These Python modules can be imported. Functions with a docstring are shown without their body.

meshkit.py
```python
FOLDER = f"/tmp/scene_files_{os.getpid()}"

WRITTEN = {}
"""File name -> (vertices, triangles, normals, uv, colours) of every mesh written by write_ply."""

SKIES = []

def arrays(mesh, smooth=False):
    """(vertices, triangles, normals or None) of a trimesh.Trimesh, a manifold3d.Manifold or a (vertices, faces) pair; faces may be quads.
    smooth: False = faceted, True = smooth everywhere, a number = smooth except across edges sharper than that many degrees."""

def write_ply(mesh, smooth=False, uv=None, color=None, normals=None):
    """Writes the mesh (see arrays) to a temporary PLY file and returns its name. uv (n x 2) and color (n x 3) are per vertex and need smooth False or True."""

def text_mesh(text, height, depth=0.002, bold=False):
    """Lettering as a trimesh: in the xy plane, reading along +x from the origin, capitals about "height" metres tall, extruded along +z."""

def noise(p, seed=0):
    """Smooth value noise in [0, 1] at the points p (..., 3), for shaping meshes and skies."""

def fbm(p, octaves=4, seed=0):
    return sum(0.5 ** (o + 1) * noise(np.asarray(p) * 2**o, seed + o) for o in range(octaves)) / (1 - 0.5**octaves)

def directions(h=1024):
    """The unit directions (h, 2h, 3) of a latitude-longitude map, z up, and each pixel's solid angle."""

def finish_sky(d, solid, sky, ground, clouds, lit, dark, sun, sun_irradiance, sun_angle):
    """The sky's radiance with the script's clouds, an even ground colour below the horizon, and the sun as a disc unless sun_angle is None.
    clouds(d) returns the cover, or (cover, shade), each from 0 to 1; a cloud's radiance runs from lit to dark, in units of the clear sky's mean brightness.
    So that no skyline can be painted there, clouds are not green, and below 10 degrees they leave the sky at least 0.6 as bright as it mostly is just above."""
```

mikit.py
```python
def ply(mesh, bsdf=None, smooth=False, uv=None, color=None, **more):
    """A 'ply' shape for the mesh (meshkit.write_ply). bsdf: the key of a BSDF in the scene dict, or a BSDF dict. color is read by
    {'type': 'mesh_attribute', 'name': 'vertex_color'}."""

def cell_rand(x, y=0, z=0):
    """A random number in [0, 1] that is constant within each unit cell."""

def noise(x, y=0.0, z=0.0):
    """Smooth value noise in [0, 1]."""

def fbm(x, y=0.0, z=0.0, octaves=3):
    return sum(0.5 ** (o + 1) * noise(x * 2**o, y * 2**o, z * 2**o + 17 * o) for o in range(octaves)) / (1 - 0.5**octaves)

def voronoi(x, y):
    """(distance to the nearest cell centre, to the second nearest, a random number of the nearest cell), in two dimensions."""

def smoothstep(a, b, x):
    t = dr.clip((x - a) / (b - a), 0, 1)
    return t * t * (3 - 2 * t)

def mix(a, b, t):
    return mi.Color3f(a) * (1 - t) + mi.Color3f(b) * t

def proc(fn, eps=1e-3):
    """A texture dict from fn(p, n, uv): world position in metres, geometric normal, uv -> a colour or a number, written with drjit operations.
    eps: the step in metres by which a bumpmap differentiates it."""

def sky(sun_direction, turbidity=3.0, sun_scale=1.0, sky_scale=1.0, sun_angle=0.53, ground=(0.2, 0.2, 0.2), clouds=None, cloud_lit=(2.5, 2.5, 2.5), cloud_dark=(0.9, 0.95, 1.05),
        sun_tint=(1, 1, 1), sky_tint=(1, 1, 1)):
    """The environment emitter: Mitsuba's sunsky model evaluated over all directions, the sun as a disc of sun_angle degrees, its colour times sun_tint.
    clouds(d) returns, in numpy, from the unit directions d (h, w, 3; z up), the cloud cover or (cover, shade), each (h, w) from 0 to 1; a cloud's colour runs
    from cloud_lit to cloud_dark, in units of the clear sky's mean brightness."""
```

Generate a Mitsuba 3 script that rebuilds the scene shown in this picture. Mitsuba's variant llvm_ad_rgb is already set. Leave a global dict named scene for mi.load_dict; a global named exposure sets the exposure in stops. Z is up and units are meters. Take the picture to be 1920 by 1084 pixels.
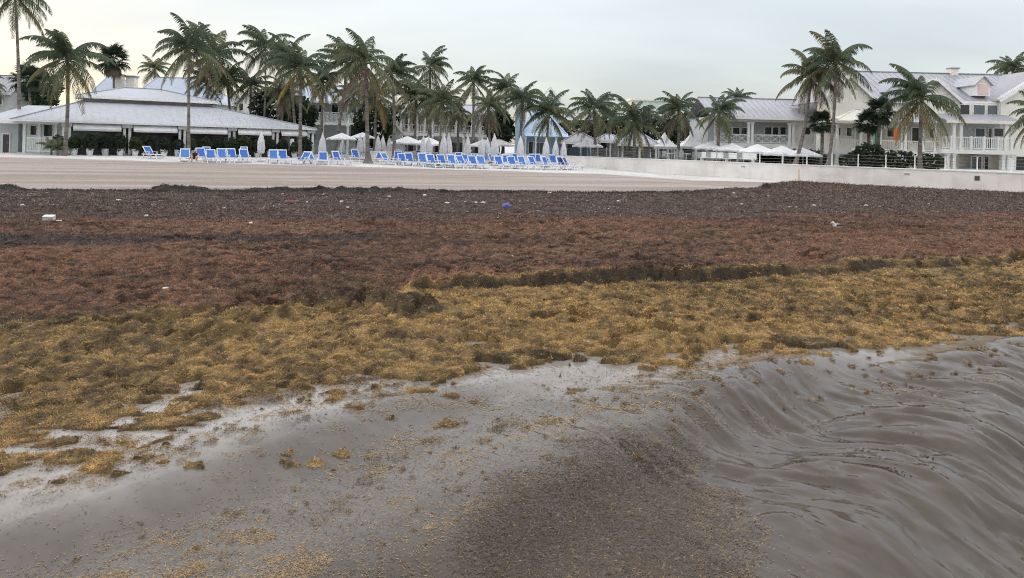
import math, random
import numpy as np, trimesh, manifold3d
import drjit as dr
import mitsuba as mi
import mikit, meshkit
from mikit import proc, noise, fbm, voronoi, smoothstep, mix
from scipy.spatial import cKDTree
T = mi.ScalarTransform4f
rng = np.random.default_rng(11)
random.seed(5)
scene, labels = {}, {}

# ------------------------------------------------------------------ camera, light, exposure
EYE, ROLL, FPIX = 3.0, 0.025, 1397.0           # eye height, slight tilt of the hand-held camera, focal length in photo pixels (1920 wide)
scene['camera'] = {'type': 'perspective', 'fov_axis': 'x', 'fov': math.degrees(2 * math.atan(960 / FPIX)),
    'near_clip': 0.1, 'far_clip': 6000.0, 'principal_point_offset_x': 0.0, 'principal_point_offset_y': (542 - 269) / 1084,
    'to_world': T().look_at(origin=[0, 0, EYE], target=[0, 1, EYE], up=[-math.sin(ROLL), 0, math.cos(ROLL)])}

def clouds(d):
    """thin even veil over the whole sky, as bright overhead as overcast skies are, in soft streaks"""
    p = d / np.maximum(d[..., 2:3] + 0.25, 0.05)
    n = meshkit.fbm(p * np.array([1.6, 3.2, 0]) + 3.1, 5, 4)
    streak = np.clip((n - 0.35) / 0.4, 0, 1)
    up = np.clip(d[..., 2], 0, 1)
    return 0.73 + 0.03 * streak + 0.24 * np.clip(up / .5, 0, 1), np.clip(1 - up ** .8 + .07 * (streak - .5), 0, 1)

scene['sky'] = mikit.sky([-0.90, 0.42, 0.12], turbidity=3.0, sun_scale=0.05, sky_scale=1.0, sun_angle=8.0, clouds=clouds,
    cloud_lit=(2.65, 2.63, 2.63), cloud_dark=(0.34, 0.44, 0.58), sky_tint=(1.08, .985, .93), sun_tint=(1.0, 0.8, 0.6))
exposure = 4.3

# ------------------------------------------------------------------ helpers
class M:
    """collects boxes, bars and sheets into one mesh"""
    def __init__(self): self.v, self.f, self.n = [], [], 0
    def raw(self, v, f):
        v = np.asarray(v, float).reshape(-1, 3); f = np.asarray(f, int)
        if f.shape[1] == 4: f = np.vstack([f[:, [0, 1, 2]], f[:, [0, 2, 3]]])
        self.v.append(v); self.f.append(f + self.n); self.n += len(v); return self
    def box(self, x0, x1, y0, y1, z0, z1):
        v = [[x, y, z] for x in (x0, x1) for y in (y0, y1) for z in (z0, z1)]
        return self.raw(v, [[0, 1, 3, 2], [4, 6, 7, 5], [0, 4, 5, 1], [2, 3, 7, 6], [0, 2, 6, 4], [1, 5, 7, 3]])
    def fb(self, r, y0, y1): return self.box(r[0], r[1], y0, y1, r[2], r[3])
    def beam(self, p, q, w, h=None):
        p, q = np.asarray(p, float), np.asarray(q, float); h = h or w
        t = q - p; t /= np.linalg.norm(t)
        u = np.cross(t, [0, 0, 1.0]); u = u / np.linalg.norm(u) if np.linalg.norm(u) > 1e-6 else np.array([1.0, 0, 0])
        k = np.cross(u, t)
        v = [e + a * u * w / 2 + b * k * h / 2 for e in (p, q) for a, b in ((-1, -1), (1, -1), (1, 1), (-1, 1))]
        return self.raw(v, [[0, 1, 2, 3], [7, 6, 5, 4], [4, 5, 1, 0], [5, 6, 2, 1], [6, 7, 3, 2], [7, 4, 0, 3]])
    def tube(self, pts, rad, sides=8, cap=True):
        p = np.asarray(pts, float); r = np.broadcast_to(np.asarray(rad, float), (len(p),))
        t = np.gradient(p, axis=0); t /= np.linalg.norm(t, axis=1, keepdims=True) + 1e-9
        ref = np.array([0, 1.0, 0]) if abs(t[0][1]) < 0.8 else np.array([1.0, 0, 0])
        a = np.cross(t, ref); a /= np.linalg.norm(a, axis=1, keepdims=True) + 1e-9
        b = np.cross(t, a); ang = np.arange(sides) * 2 * np.pi / sides
        v = (p[:, None] + r[:, None, None] * (np.cos(ang)[None, :, None] * a[:, None] + np.sin(ang)[None, :, None] * b[:, None])).reshape(-1, 3)
        i, j = np.meshgrid(np.arange(len(p) - 1), np.arange(sides), indexing='ij')
        q = np.stack([i * sides + j, i * sides + (j + 1) % sides, (i + 1) * sides + (j + 1) % sides, (i + 1) * sides + j], -1).reshape(-1, 4)
        f = np.vstack([q[:, [0, 1, 2]], q[:, [0, 2, 3]]])
        if cap:
            v = np.vstack([v, p[:1], p[-1:]]); k, m = len(v) - 2, (len(p) - 1) * sides
            jj = np.arange(sides)
            f = np.vstack([f, np.stack([jj * 0 + k, (jj + 1) % sides, jj], 1), np.stack([jj * 0 + k + 1, m + jj, m + (jj + 1) % sides], 1)])
        return self.raw(v, f)
    def slab(self, corners, thick):
        """a polygon (convex, counter-clockwise seen from its upper side) made THICK towards its under side"""
        c = np.asarray(corners, float); n = np.cross(c[1] - c[0], c[2] - c[0]); n /= np.linalg.norm(n)
        m = len(c); v = np.vstack([c, c - n * thick])
        f = [[0, k, k + 1] for k in range(1, m - 1)] + [[m, m + k + 1, m + k] for k in range(1, m - 1)]
        for k in range(m):
            a, b = k, (k + 1) % m
            f += [[a, m + a, m + b], [a, m + b, b]]
        return self.raw(v, f)
    def prism(self, poly, y0, y1):
        """a polygon in x, z pushed from y0 to y1"""
        from shapely.geometry import Polygon
        e = trimesh.creation.extrude_polygon(Polygon(poly), y1 - y0, engine='earcut')
        v = np.array(e.vertices); return self.raw(np.stack([v[:, 0], y1 - v[:, 2], v[:, 1]], 1), np.array(e.faces))
    def mesh(self): return np.vstack(self.v), np.vstack(self.f)

used = {}
def number(key):
    n = used[key] = used.get(key, -1) + 1
    return key if n == 0 else '%s_%03d' % (key, n)
def thing(name, label, cat, group=None):
    k = number(name); labels[k] = {'label': label, 'category': cat}
    if group: labels[k]['group'] = group
    return k
def shape(mesh, bsdf, smooth=False, **kw):
    return mikit.ply(mesh.mesh() if isinstance(mesh, M) else mesh, bsdf, smooth, **kw)
def part(parent, name, mesh, bsdf=None, to_world=None, smooth=False, label=None, kind=None, **kw):
    k = number(parent + '__' + name)
    d = mesh if isinstance(mesh, dict) else shape(mesh, bsdf, smooth, **kw)
    if bsdf is not None and isinstance(mesh, dict): d = {**d, 'bsdf': {'type': 'ref', 'id': bsdf}}
    scene[k] = d if to_world is None else {**d, 'to_world': to_world}
    if label or kind: labels[k] = {a: b for a, b in (('label', label), ('kind', kind)) if b}
    return k
def single(name, mesh, bsdf=None, label=None, cat=None, group=None, kind=None, to_world=None, smooth=False, **kw):
    k = number(name)
    d = mesh if isinstance(mesh, dict) else shape(mesh, bsdf, smooth, **kw)
    scene[k] = d if to_world is None else {**d, 'to_world': to_world}
    labels[k] = {a: b for a, b in (('label', label), ('category', cat), ('group', group), ('kind', kind)) if b}
    return k
def place(x, y, z, deg=0.0, s=1.0): return T().translate([x, y, z]).rotate([0, 0, 1], deg).scale(s)

# ------------------------------------------------------------------ materials
def mat(name, rgb, rough=0.7, two=True, **kw):
    b = {'type': 'principled', 'base_color': rgb if isinstance(rgb, dict) else {'type': 'rgb', 'value': list(rgb)}, 'roughness': rough, **kw}
    scene[name] = {'type': 'twosided', 'nested': b} if two else b
def painted(name, a, b, scale, rough=0.7, bump=0.0, **kw):
    """paint, plaster or metal of two close tones mixed by weather blotches and a finer grain"""
    def f(p, n, uv):
        w = fbm(p.x * scale + 3.7, p.y * scale, p.z * scale * 0.6, 4)
        g = noise(p.x * scale * 13, p.y * scale * 13, p.z * scale * 13)
        return mix(a, b, smoothstep(0.35, 0.7, w * 0.75 + g * 0.25))
    mat(name, proc(f), rough, **kw)
painted('white_paint', (.80, .80, .79), (.72, .72, .70), 0.7)
painted('warm_white_paint', (.80, .76, .70), (.70, .66, .60), 0.6)
painted('cream_siding', (.77, .745, .67), (.70, .675, .61), 0.5)
painted('grey_siding', (.50, .53, .54), (.43, .46, .47), 0.5)
painted('pale_blue_siding', (.47, .62, .76), (.41, .56, .70), 0.5)
painted('pale_green_siding', (.62, .70, .66), (.54, .62, .58), 0.5)
painted('pink_paint', (.72, .56, .52), (.64, .50, .47), 0.5)
painted('grey_metal_roof', (.29, .29, .325), (.23, .23, .26), 0.25, 0.45)
painted('pale_metal_roof', (.35, .395, .48), (.30, .345, .43), 0.25, 0.45)
painted('white_metal_roof', (.37, .385, .42), (.31, .325, .36), 0.22, 0.5)
painted('blue_metal_roof', (.36, .46, .58), (.31, .41, .53), 0.25, 0.45)
painted('canvas', (.62, .62, .64), (.54, .54, .56), 1.5, .9)
mat('dark_glass', (.03, .035, .04), 0.08)
mat('dim_glass', (.10, .13, .15), 0.1)
mat('white_plastic', (.78, .79, .80), 0.4)
mat('blue_sling', (.025, .12, .44), 0.6)
mat('faded_sling', (.05, .17, .48), 0.65)
mat('navy_sling', (.02, .06, .22), 0.6)
mat('dark_timber', (.06, .055, .05), 0.6)
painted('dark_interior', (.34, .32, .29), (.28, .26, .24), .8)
mat('grey_metal', (.3, .3, .3), 0.4)
mat('attribute', {'type': 'mesh_attribute', 'name': 'vertex_color'}, 0.85, two=True)
mat('attribute_wet', {'type': 'mesh_attribute', 'name': 'vertex_color'}, 0.55, two=True)

# ------------------------------------------------------------------ the shore
SK = [-60, -8, -2, 0, 5, 15, 27, 45, 60, 400]
ZK = [-2.5, -.8, -.36, -.03, .13, .36, .58, .85, 1.0, 1.0]
def shore(x, y): return (y - 9.6 - .33 * x) / 1.053          # metres inland from the water's edge
def beach_z(x, y):
    low = .52 + .6 * np.clip((14 - x) / 14, 0, 1)            # the beach stays low in the corner by the sea wall
    return np.minimum(np.interp(shore(x, y), SK, ZK), low)
def fb2(x, y, s, o=4, seed=0): return meshkit.fbm(np.stack([x * s, y * s, np.zeros_like(x)], -1), o, seed)
def grid(xs, ys, zf):
    X, Y = np.meshgrid(xs, ys); Z = zf(X, Y)
    nx, ny = len(xs), len(ys)
    i, j = np.meshgrid(np.arange(ny - 1), np.arange(nx - 1), indexing='ij'); a = i * nx + j
    f = np.stack([a, a + 1, a + nx + 1, a + nx], -1).reshape(-1, 4)
    return np.stack([X, Y, Z], -1).reshape(-1, 3), np.vstack([f[:, [0, 1, 2]], f[:, [0, 2, 3]]])
def steps(*spans): return np.unique(np.round(np.concatenate([np.arange(a, b + 1e-6, d) for a, b, d in spans]), 4))

# sand: one sheet from under the water to the horizon
def sand_z(x, y):
    s = shore(x, y)
    return beach_z(x, y) + np.where(s > 20, 0.035 * (fb2(x * .35, y, 1.1, 4, 3) - .5) + 0.015 * (fb2(x, y, 4.0, 2, 5) - .5), 0) * np.clip((130 - y) / 30, 0, 1)
def sand_colour(p, n, uv):
    w = p.y - 57.5 + 3.0 * (fbm(p.x * .11, p.y * .2, 0, 3) - .5) + 1.4 * (fbm(p.x * .8, p.y * 1.5, 0, 3) - .5)
    white = smoothstep(-1.2, 1.0, w)
    rake = fbm(p.x * .05 + .13 * p.y, (p.y - .33 * p.x) * .9, 0, 4)
    grain = noise(p.x * 9, p.y * 14) * .5 + noise(p.x * 31, p.y * 31) * .5
    beige = mix((.155, .128, .115), (.235, .20, .183), smoothstep(.3, .72, rake * .7 + grain * .3))
    pale = mix((.30, .295, .29), (.40, .392, .386), smoothstep(.25, .75, fbm(p.x * .6, p.y * .6, 0, 3) * .6 + grain * .4))
    return mix(beige, pale, white)
mat('sand', proc(sand_colour), 0.95)
single('beach_sand', grid(steps((-3000, -300, 300), (-300, -60, 20), (-60, 70, .5), (70, 300, 20), (300, 3000, 300)),
    steps((6, 22, 2), (22, 80, .35), (80, 160, 4), (160, 3400, 240)), sand_z), 'sand', 'beige raked beach sand, whiter beneath the loungers', kind='structure', smooth=True)

# ------------------------------------------------------------------ the sea: murky shallow water with low swells running up to the weed
def sea_z(x, y):
    s = shore(x, y); l = x + .33 * y                          # l runs along the shore
    warp = 1.1 * (fb2(x, y, .22, 3, 21) - .5)
    deep = np.clip(-s / 1.6, 0, 1)
    right = 1 / (1 + np.exp(-(l - 4.0) / .6))                 # the livelier water to the right
    # swells cross the shore at a slant: q counts metres across their crests (first crest at -.25, the next 2.75 m further out)
    q = s - .55 * (l - 2.5) + .55 * warp * np.clip((1.5 - s) / 3, .4, 1)
    t = np.mod((-q - .25) / 2.75, 1.0)
    crest = np.where(t < .34, np.cos(np.pi * t / .34), -np.cos(np.pi * (t - .34) / .66))
    crest = np.where(q > -.25, np.exp(-np.maximum(q + .25, 0) / .9), crest)
    z = .062 * (1 + .9 * right) * crest * (.65 + .7 * fb2(l, s, .35, 2, 23)) * np.clip(-(s - .1) / .7, 0, 1)
    # wave lifting against the weed on the right
    z = z + .11 * np.exp(-((s + .9 + .35 * (fb2(x, y, .6, 2, 8) - .5)) / .55) ** 2) * (1 / (1 + np.exp(-(l - 8.2) / .8)))
    # wind ripples: crests run from upper left to lower right
    c_, n_ = .50 * x - .86 * y, .86 * x + .50 * y             # along and across the crests
    wob = .8 * (fb2(c_, n_, .5, 3, 31) - .5)
    ridge = lambda f, along, seed: (1 - np.abs(2 * fb2(c_ * along, n_ + wob, f, 2, seed) - 1)) ** 2 - .5
    live = right * np.clip((-s - .4) / 1.0, 0, 1)
    z = z + live * (.10 * ridge(1.1, .45, 33) - .085 * ridge(2.5, .33, 34) - .042 * ridge(5.6, .27, 35) - .018 * ridge(11.0, .25, 36))
    z = z + (1 - right) * deep * (.016 * (fb2(c_ * .3, n_, 3.0, 3, 37) - .5) + .004 * ridge(6.0, .3, 38))
    return .02 + z - .25 * np.clip((s - 2.2) / 1.5, 0, 1)
def sea_colour(p, n, uv):
    s = (p.y - 9.6 - .33 * p.x) / 1.053
    w = fbm(p.x * .7, p.y * .7, 0, 4) - .5
    q = s - .55 * (p.x + .33 * p.y - 2.5)
    silt_sheen = dr.maximum(smoothstep(-.7, .5, dr.minimum(q, s + 2.4) + 1.0 * w), .8 * smoothstep(-1.4, .1, s + 1.2 * w)) * .8 + .2 * smoothstep(-.45, -.1, w) * smoothstep(-3.3, -2.0, q)
    grain = fbm(p.x * 6, p.y * 6, 0, 3)
    murky = mix((.040, .030, .022), (.060, .046, .035), grain)
    pale = mix((.19, .175, .16), (.285, .265, .247), grain)  # silt tone, lightened to paint in the sky reflection of thin water
    return mix(murky, pale, silt_sheen)
mat('sea_water', proc(sea_colour), 0.08, specular=0.32)
scene['sea_rippled'] = {'type': 'bumpmap', 'nested': {'type': 'ref', 'id': 'sea_water'}, 'scale': 1.0,
    'arbitrary': proc(lambda p, n, uv: -.006 * (1 - dr.abs(2 * fbm(.50 * p.x * 2.5 - .86 * p.y * 2.5, .86 * p.x * 11 + .50 * p.y * 11, 0, 3) - 1)), eps=.01)}
sea = grid(steps((-400, -40, 30), (-40, -8, 1), (-8, 12.5, .035), (12.5, 40, .6), (40, 400, 30)),
           steps((-400, -40, 30), (-40, 3.5, 1), (3.5, 15.5, .035), (15.5, 21, .3), (21, 60, 1)), sea_z)
keep = (shore(sea[0][:, 0], sea[0][:, 1]) < 4)[sea[1]].all(1)
single('sea', (sea[0], sea[1][keep]), 'sea_rippled', 'murky grey brown shallow sea with low swells', kind='structure', smooth=True)

# ------------------------------------------------------------------ seaweed: heaped mat on the shore
cells = {}
def lumps(x, y, size, seed):
    """rounded heaps with narrow hollows between: 1 on top, 0 in the hollows"""
    key = (size, seed)
    if key not in cells:
        r = np.random.default_rng(seed); nx, ny = int(100 / size), int(48 / size / .8)
        gx, gy = np.meshgrid(np.arange(nx), np.arange(ny))
        pts = np.stack([(gx + r.uniform(0, 1, gx.shape)) * size - 50, (gy + r.uniform(0, 1, gx.shape)) * size * .8 + 4], -1).reshape(-1, 2)
        cells[key] = cKDTree(pts * [1, 1.25]), r.uniform(.45, 1, len(pts))
    tree, tall = cells[key]
    w = .35 * size
    q = np.stack([x + w * (fb2(x, y, 1.8 / size, 2, seed) - .5) * 2, (y + w * (fb2(x, y, 1.8 / size, 2, seed + 1) - .5) * 2) * 1.25], -1)
    d, i = tree.query(q.reshape(-1, 2), workers=-1)
    return (np.sqrt(np.clip(1 - (d / (size * .78)) ** 2, 0, 1)) * tall[i]).reshape(x.shape)
bank = np.array([(-1.98, 13.79), (-0.93, 13.94), (0.49, 14.42), (2.46, 15.14), (4.15, 15.4), (6.13, 16.28), (8.58, 17.48), (10.32, 17.9), (13.3, 19.35), (26, 25.5)])
def bank_y(x): return np.interp(x, bank[:, 0], bank[:, 1])
def upper(x): return 26.7 + np.interp(x, [8.5, 12, 17, 22, 40], [0, 1.6, 6, 13.5, 17])      # how far inland the weed lies
def weed_z(x, y):
    """top of the weed over the sand"""
    s = shore(x, y)
    big = fb2(x * .55, y, .55, 3, 41)
    l1, l2 = lumps(x, y, .25, 51), lumps(x, y, .11, 53)
    near = np.clip((5.5 - s) / 3, 0, 1)
    gold = .03 + .125 * l1 + .075 * l2 + .16 * (big - .45)
    red = .03 + .11 * l1 + .06 * l2 + .20 * (big - .45)
    dark = .03 + .030 * l2 + .03 * l1 + .05 * (big - .5)
    h = gold * near + red * (1 - near)
    far = np.clip((s - 13.5 - 3 * (fb2(x, y, .25, 2, 43) - .5)) / 2, 0, 1)
    h = h * (1 - far) + dark * far
    # the little cliff left by the last tide: the weed behind it lies a hand higher
    t, on = cliff(x, y)
    step = np.clip(t / .10, 0, 1) * np.exp(-np.maximum(t, 0) / 2.2)
    h = h + .25 * on * step
    # heaps left of it
    for hx, hy, hw, hd, hh in HEAPS:
        q = ((x - hx) / hw) ** 2 + ((y - hy) / hd) ** 2
        h = h + hh * np.exp(-q) * (.5 + l1)
    # black berm along the upper edge
    b = s - upper(x) + 1.4 - .9 * (fb2(x, y * 0 + 3, .12, 3, 57) - .5) * 2
    brk = np.clip((fb2(x, y * 0, .28, 3, 59) - .42) / .14, 0, 1) * np.clip((26 - x) / 6, 0, 1)
    h = h + brk * .24 * np.exp(-(b / .45) ** 2) * (.45 + .6 * l1 + .3 * l2)
    # thins out at the water and at the sand
    l = x + .33 * y; q = s - .55 * (l - 2.5)
    n1 = .60 * fb2(l * .6, s, 6.0, 3, 63) + .40 * fb2(l * .5, s, 1.9, 2, 67)
    e = s + .15 + .8 * (fb2(x, y, .45, 2, 61) - .5)
    loose = .042 - .14 * (1 - np.clip((q - .1) / 1.3, 0, 1))
    cover = np.clip((n1 - .50 + np.where(e > 0, loose + (.16 - loose) * np.clip(e / .7, 0, 1), loose)) / .045, 0, 1)
    cover2 = np.clip((upper(x) + .7 * (fb2(x, y, .5, 3, 65) - .5) * 2 - s) / .4, 0, 1)
    c = cover * cover2 * np.clip((s + 2.3) / .3, 0, 1) * np.where(s > -.7, 1, np.clip((q + 1.5) / .3, 0, 1))
    h = h * np.clip((s + .9) / 2.0, .22, 1)
    return np.where(s < 1.2, np.maximum(beach_z(x, y), sea_z(x, y) - .01), beach_z(x, y)) + h * c - .10 * (1 - c), c
HEAPS = [(*(-5.39, 11.56), .5, .25, .10), (*(-4.58, 11.82), .5, .25, .12), (*(-3.19, 12.33), .55, .25, .20), (*(-2.33, 12.45), .55, .3, .22), (*(-1.5, 12.23), .5, .3, .16), (*(-4.22, 10.72), .6, .2, .13), (*(-3.58, 11.58), .6, .2, .1), (*(0.16, 12.28), .4, .2, .08), (*(5.83, 15.46), .5, .2, .08), (*(1.92, 13.58), .7, .2, .08), (*(-4.36, 22.87), 1.0, .4, .10), (*(0.75, 23.85), 1.0, .4, .08), (*(13.19, 41.67), 1.2, .6, .22)]
def cliff(x, y):
    """how far a place lies behind the foot of the little cliff, and how much of a cliff stands there"""
    on = np.clip((x - bank[0, 0]) / .4, 0, 1) * (.45 + .55 * np.clip((fb2(x, y * .0, .75, 3, 47) - .42) / .14, 0, 1))
    return y - bank_y(x) + .35 * (fb2(x, y, 1.3, 3, 49) - .5), on
def weed_tone(x, y, k):
    """colour of the weed at a place; k: a random number per sprig"""
    s = shore(x, y)
    n1, n2, n3 = fb2(x * .6, y, .5, 3, 71), fb2(x, y, 7.5, 3, 73), fb2(x * .6, y, 1.1, 3, 77)
    w = (fb2(x * .35, y, .33, 3, 75) - .5)
    gold = np.array([.375, .242, .094]); olive = np.array([.165, .110, .050]); rust = np.array([.225, .12, .072]); brown = np.array([.10, .055, .038]); grey = np.array([.175, .138, .12]); black = np.array([.022, .018, .016]); wet_shade = np.array([.095, .066, .036])
    b = np.where(x > bank[0, 0], np.maximum(shore(x, bank_y(x)) + .55, 4.4), 3.7)
    g = np.clip((b - s + .8 * w) / .35, 0, 1)[..., None]
    up = np.clip((s - 14.5 + 5.5 * w) / 1.6, 0, 1)[..., None]
    m = np.clip((n1 * .55 + n2 * .45 + k * .14 - .36) / .3, 0, 1)[..., None]
    c = (olive * (1 - m) + gold * m) * g + (brown * (1 - m) + rust * m) * (1 - g)
    mg = np.clip((k - .25) / .6, 0, 1)[..., None]
    c = c * (1 - up) + (brown * .8 * (1 - mg) + grey * mg) * up
    # second grey drift on the left
    q = np.clip((1.0 - np.abs(s - 11.3 - 2.5 * w) / 1.1), 0, 1) * np.clip((-2.5 - x - 3 * w) / 2, 0, 1)
    q = np.clip(q * 2, 0, 1)[..., None]; c = c * (1 - q) + (grey * .8 * mg + brown * .6 * (1 - mg)) * q
    br = (np.clip((s - upper(x) + 2.0 + .8 * w) / .5, 0, 1) * np.clip((17 - x) / 3, 0, 1))[..., None]
    c = c * (1 - br) + (black * (1 - mg) + brown * .6 * mg) * br
    # wet dark weed: in scattered patches; on the cliff face the tone paints shade
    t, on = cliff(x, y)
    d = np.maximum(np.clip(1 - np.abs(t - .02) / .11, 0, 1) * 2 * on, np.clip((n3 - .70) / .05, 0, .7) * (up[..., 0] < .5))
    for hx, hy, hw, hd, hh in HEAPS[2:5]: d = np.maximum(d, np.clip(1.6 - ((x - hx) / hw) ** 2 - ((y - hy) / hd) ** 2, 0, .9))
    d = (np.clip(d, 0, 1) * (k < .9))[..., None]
    c = c * (1 - d) + wet_shade * d
    return c * np.clip(.25 + 1.5 * n2[..., None], .4, 1.5) * (.72 + .56 * k[..., None])
def sprigs(x, y, z, size, blades, lift, flat=.5, r=rng):
    """small curled blades: each place gets BLADES thin triangles"""
    n = len(x); k = n * blades
    c = np.repeat(np.stack([x, y, z], -1), blades, 0); sz = np.repeat(size, blades)[:, None]
    c = c + r.normal(0, 1, (k, 3)) * sz * ([.7, .7, .25] if flat < .9 else [1.0, 1.0, .05])
    d = r.normal(0, 1, (k, 3)); d[:, 2] = np.abs(d[:, 2]) * (1 - flat) + .12 * (1 - flat); d /= np.linalg.norm(d, axis=1, keepdims=True)
    e = np.cross(d, r.normal(0, 1, (k, 3)) * ([1, 1, 1] if flat < .9 else [.1, .1, 1])); e /= np.linalg.norm(e, axis=1, keepdims=True) + 1e-9
    L = sz * r.uniform(.9, 2.4, (k, 1)); W = sz * r.uniform(.13, .30, (k, 1))
    v = np.stack([c - e * W, c + e * W, c + d * L + [0, 0, 1] * sz * lift], 1).reshape(-1, 3)
    return v, np.arange(3 * k).reshape(-1, 3)
def weed(xs, ys, n, blades, size):
    """a field of weed: the packed mass below, darkened as painted shade, and loose sprigs all over its surface"""
    X, Y = np.meshgrid(xs, ys)
    Z, c = weed_z(X, Y)
    v, f = grid(xs, ys, lambda a, b: Z)
    col = np.clip(weed_tone(X, Y, rng.uniform(0, 1, X.shape) * .3).reshape(-1, 3) * .5, .012, 1)  # darker tone paints the shade in the gaps between sprigs
    ok = (c.reshape(-1) > .02)[f].any(1)
    f = f[ok]; u, inv = np.unique(f, return_inverse=True)
    v, f, col = v[u], inv.reshape(-1, 3), col[u]
    a, b, d = v[f[:, 0]], v[f[:, 1]], v[f[:, 2]]
    wt = np.linalg.norm(np.cross(b - a, d - a), axis=1) / np.maximum(a[:, 1], 8) ** 2 * (np.abs(a[:, 0]) < .74 * a[:, 1] + 1)
    i = np.searchsorted(np.cumsum(wt / wt.sum()), rng.uniform(0, 1, n)).clip(0, len(f) - 1)
    r1, r2 = np.sqrt(rng.uniform(0, 1, (n, 1))), rng.uniform(0, 1, (n, 1))
    p = a[i] * (1 - r1) + b[i] * r1 * (1 - r2) + d[i] * r1 * r2
    t = rng.uniform(0, 1, n)
    sv, sf = sprigs(p[:, 0], p[:, 1], p[:, 2], size * np.maximum(p[:, 1], 9) * rng.uniform(.6, 1.4, n), blades, .25)
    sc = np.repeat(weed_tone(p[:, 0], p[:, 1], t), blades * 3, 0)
    return np.vstack([v, sv]), np.vstack([f, sf + len(v)]), np.vstack([col, sc])
def join(parts):
    v, f, c, n = [], [], [], 0
    for a, b, d in parts: v.append(a); f.append(b + n); c.append(d); n += len(a)
    return np.vstack(v), np.vstack(f), np.vstack(c)
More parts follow.
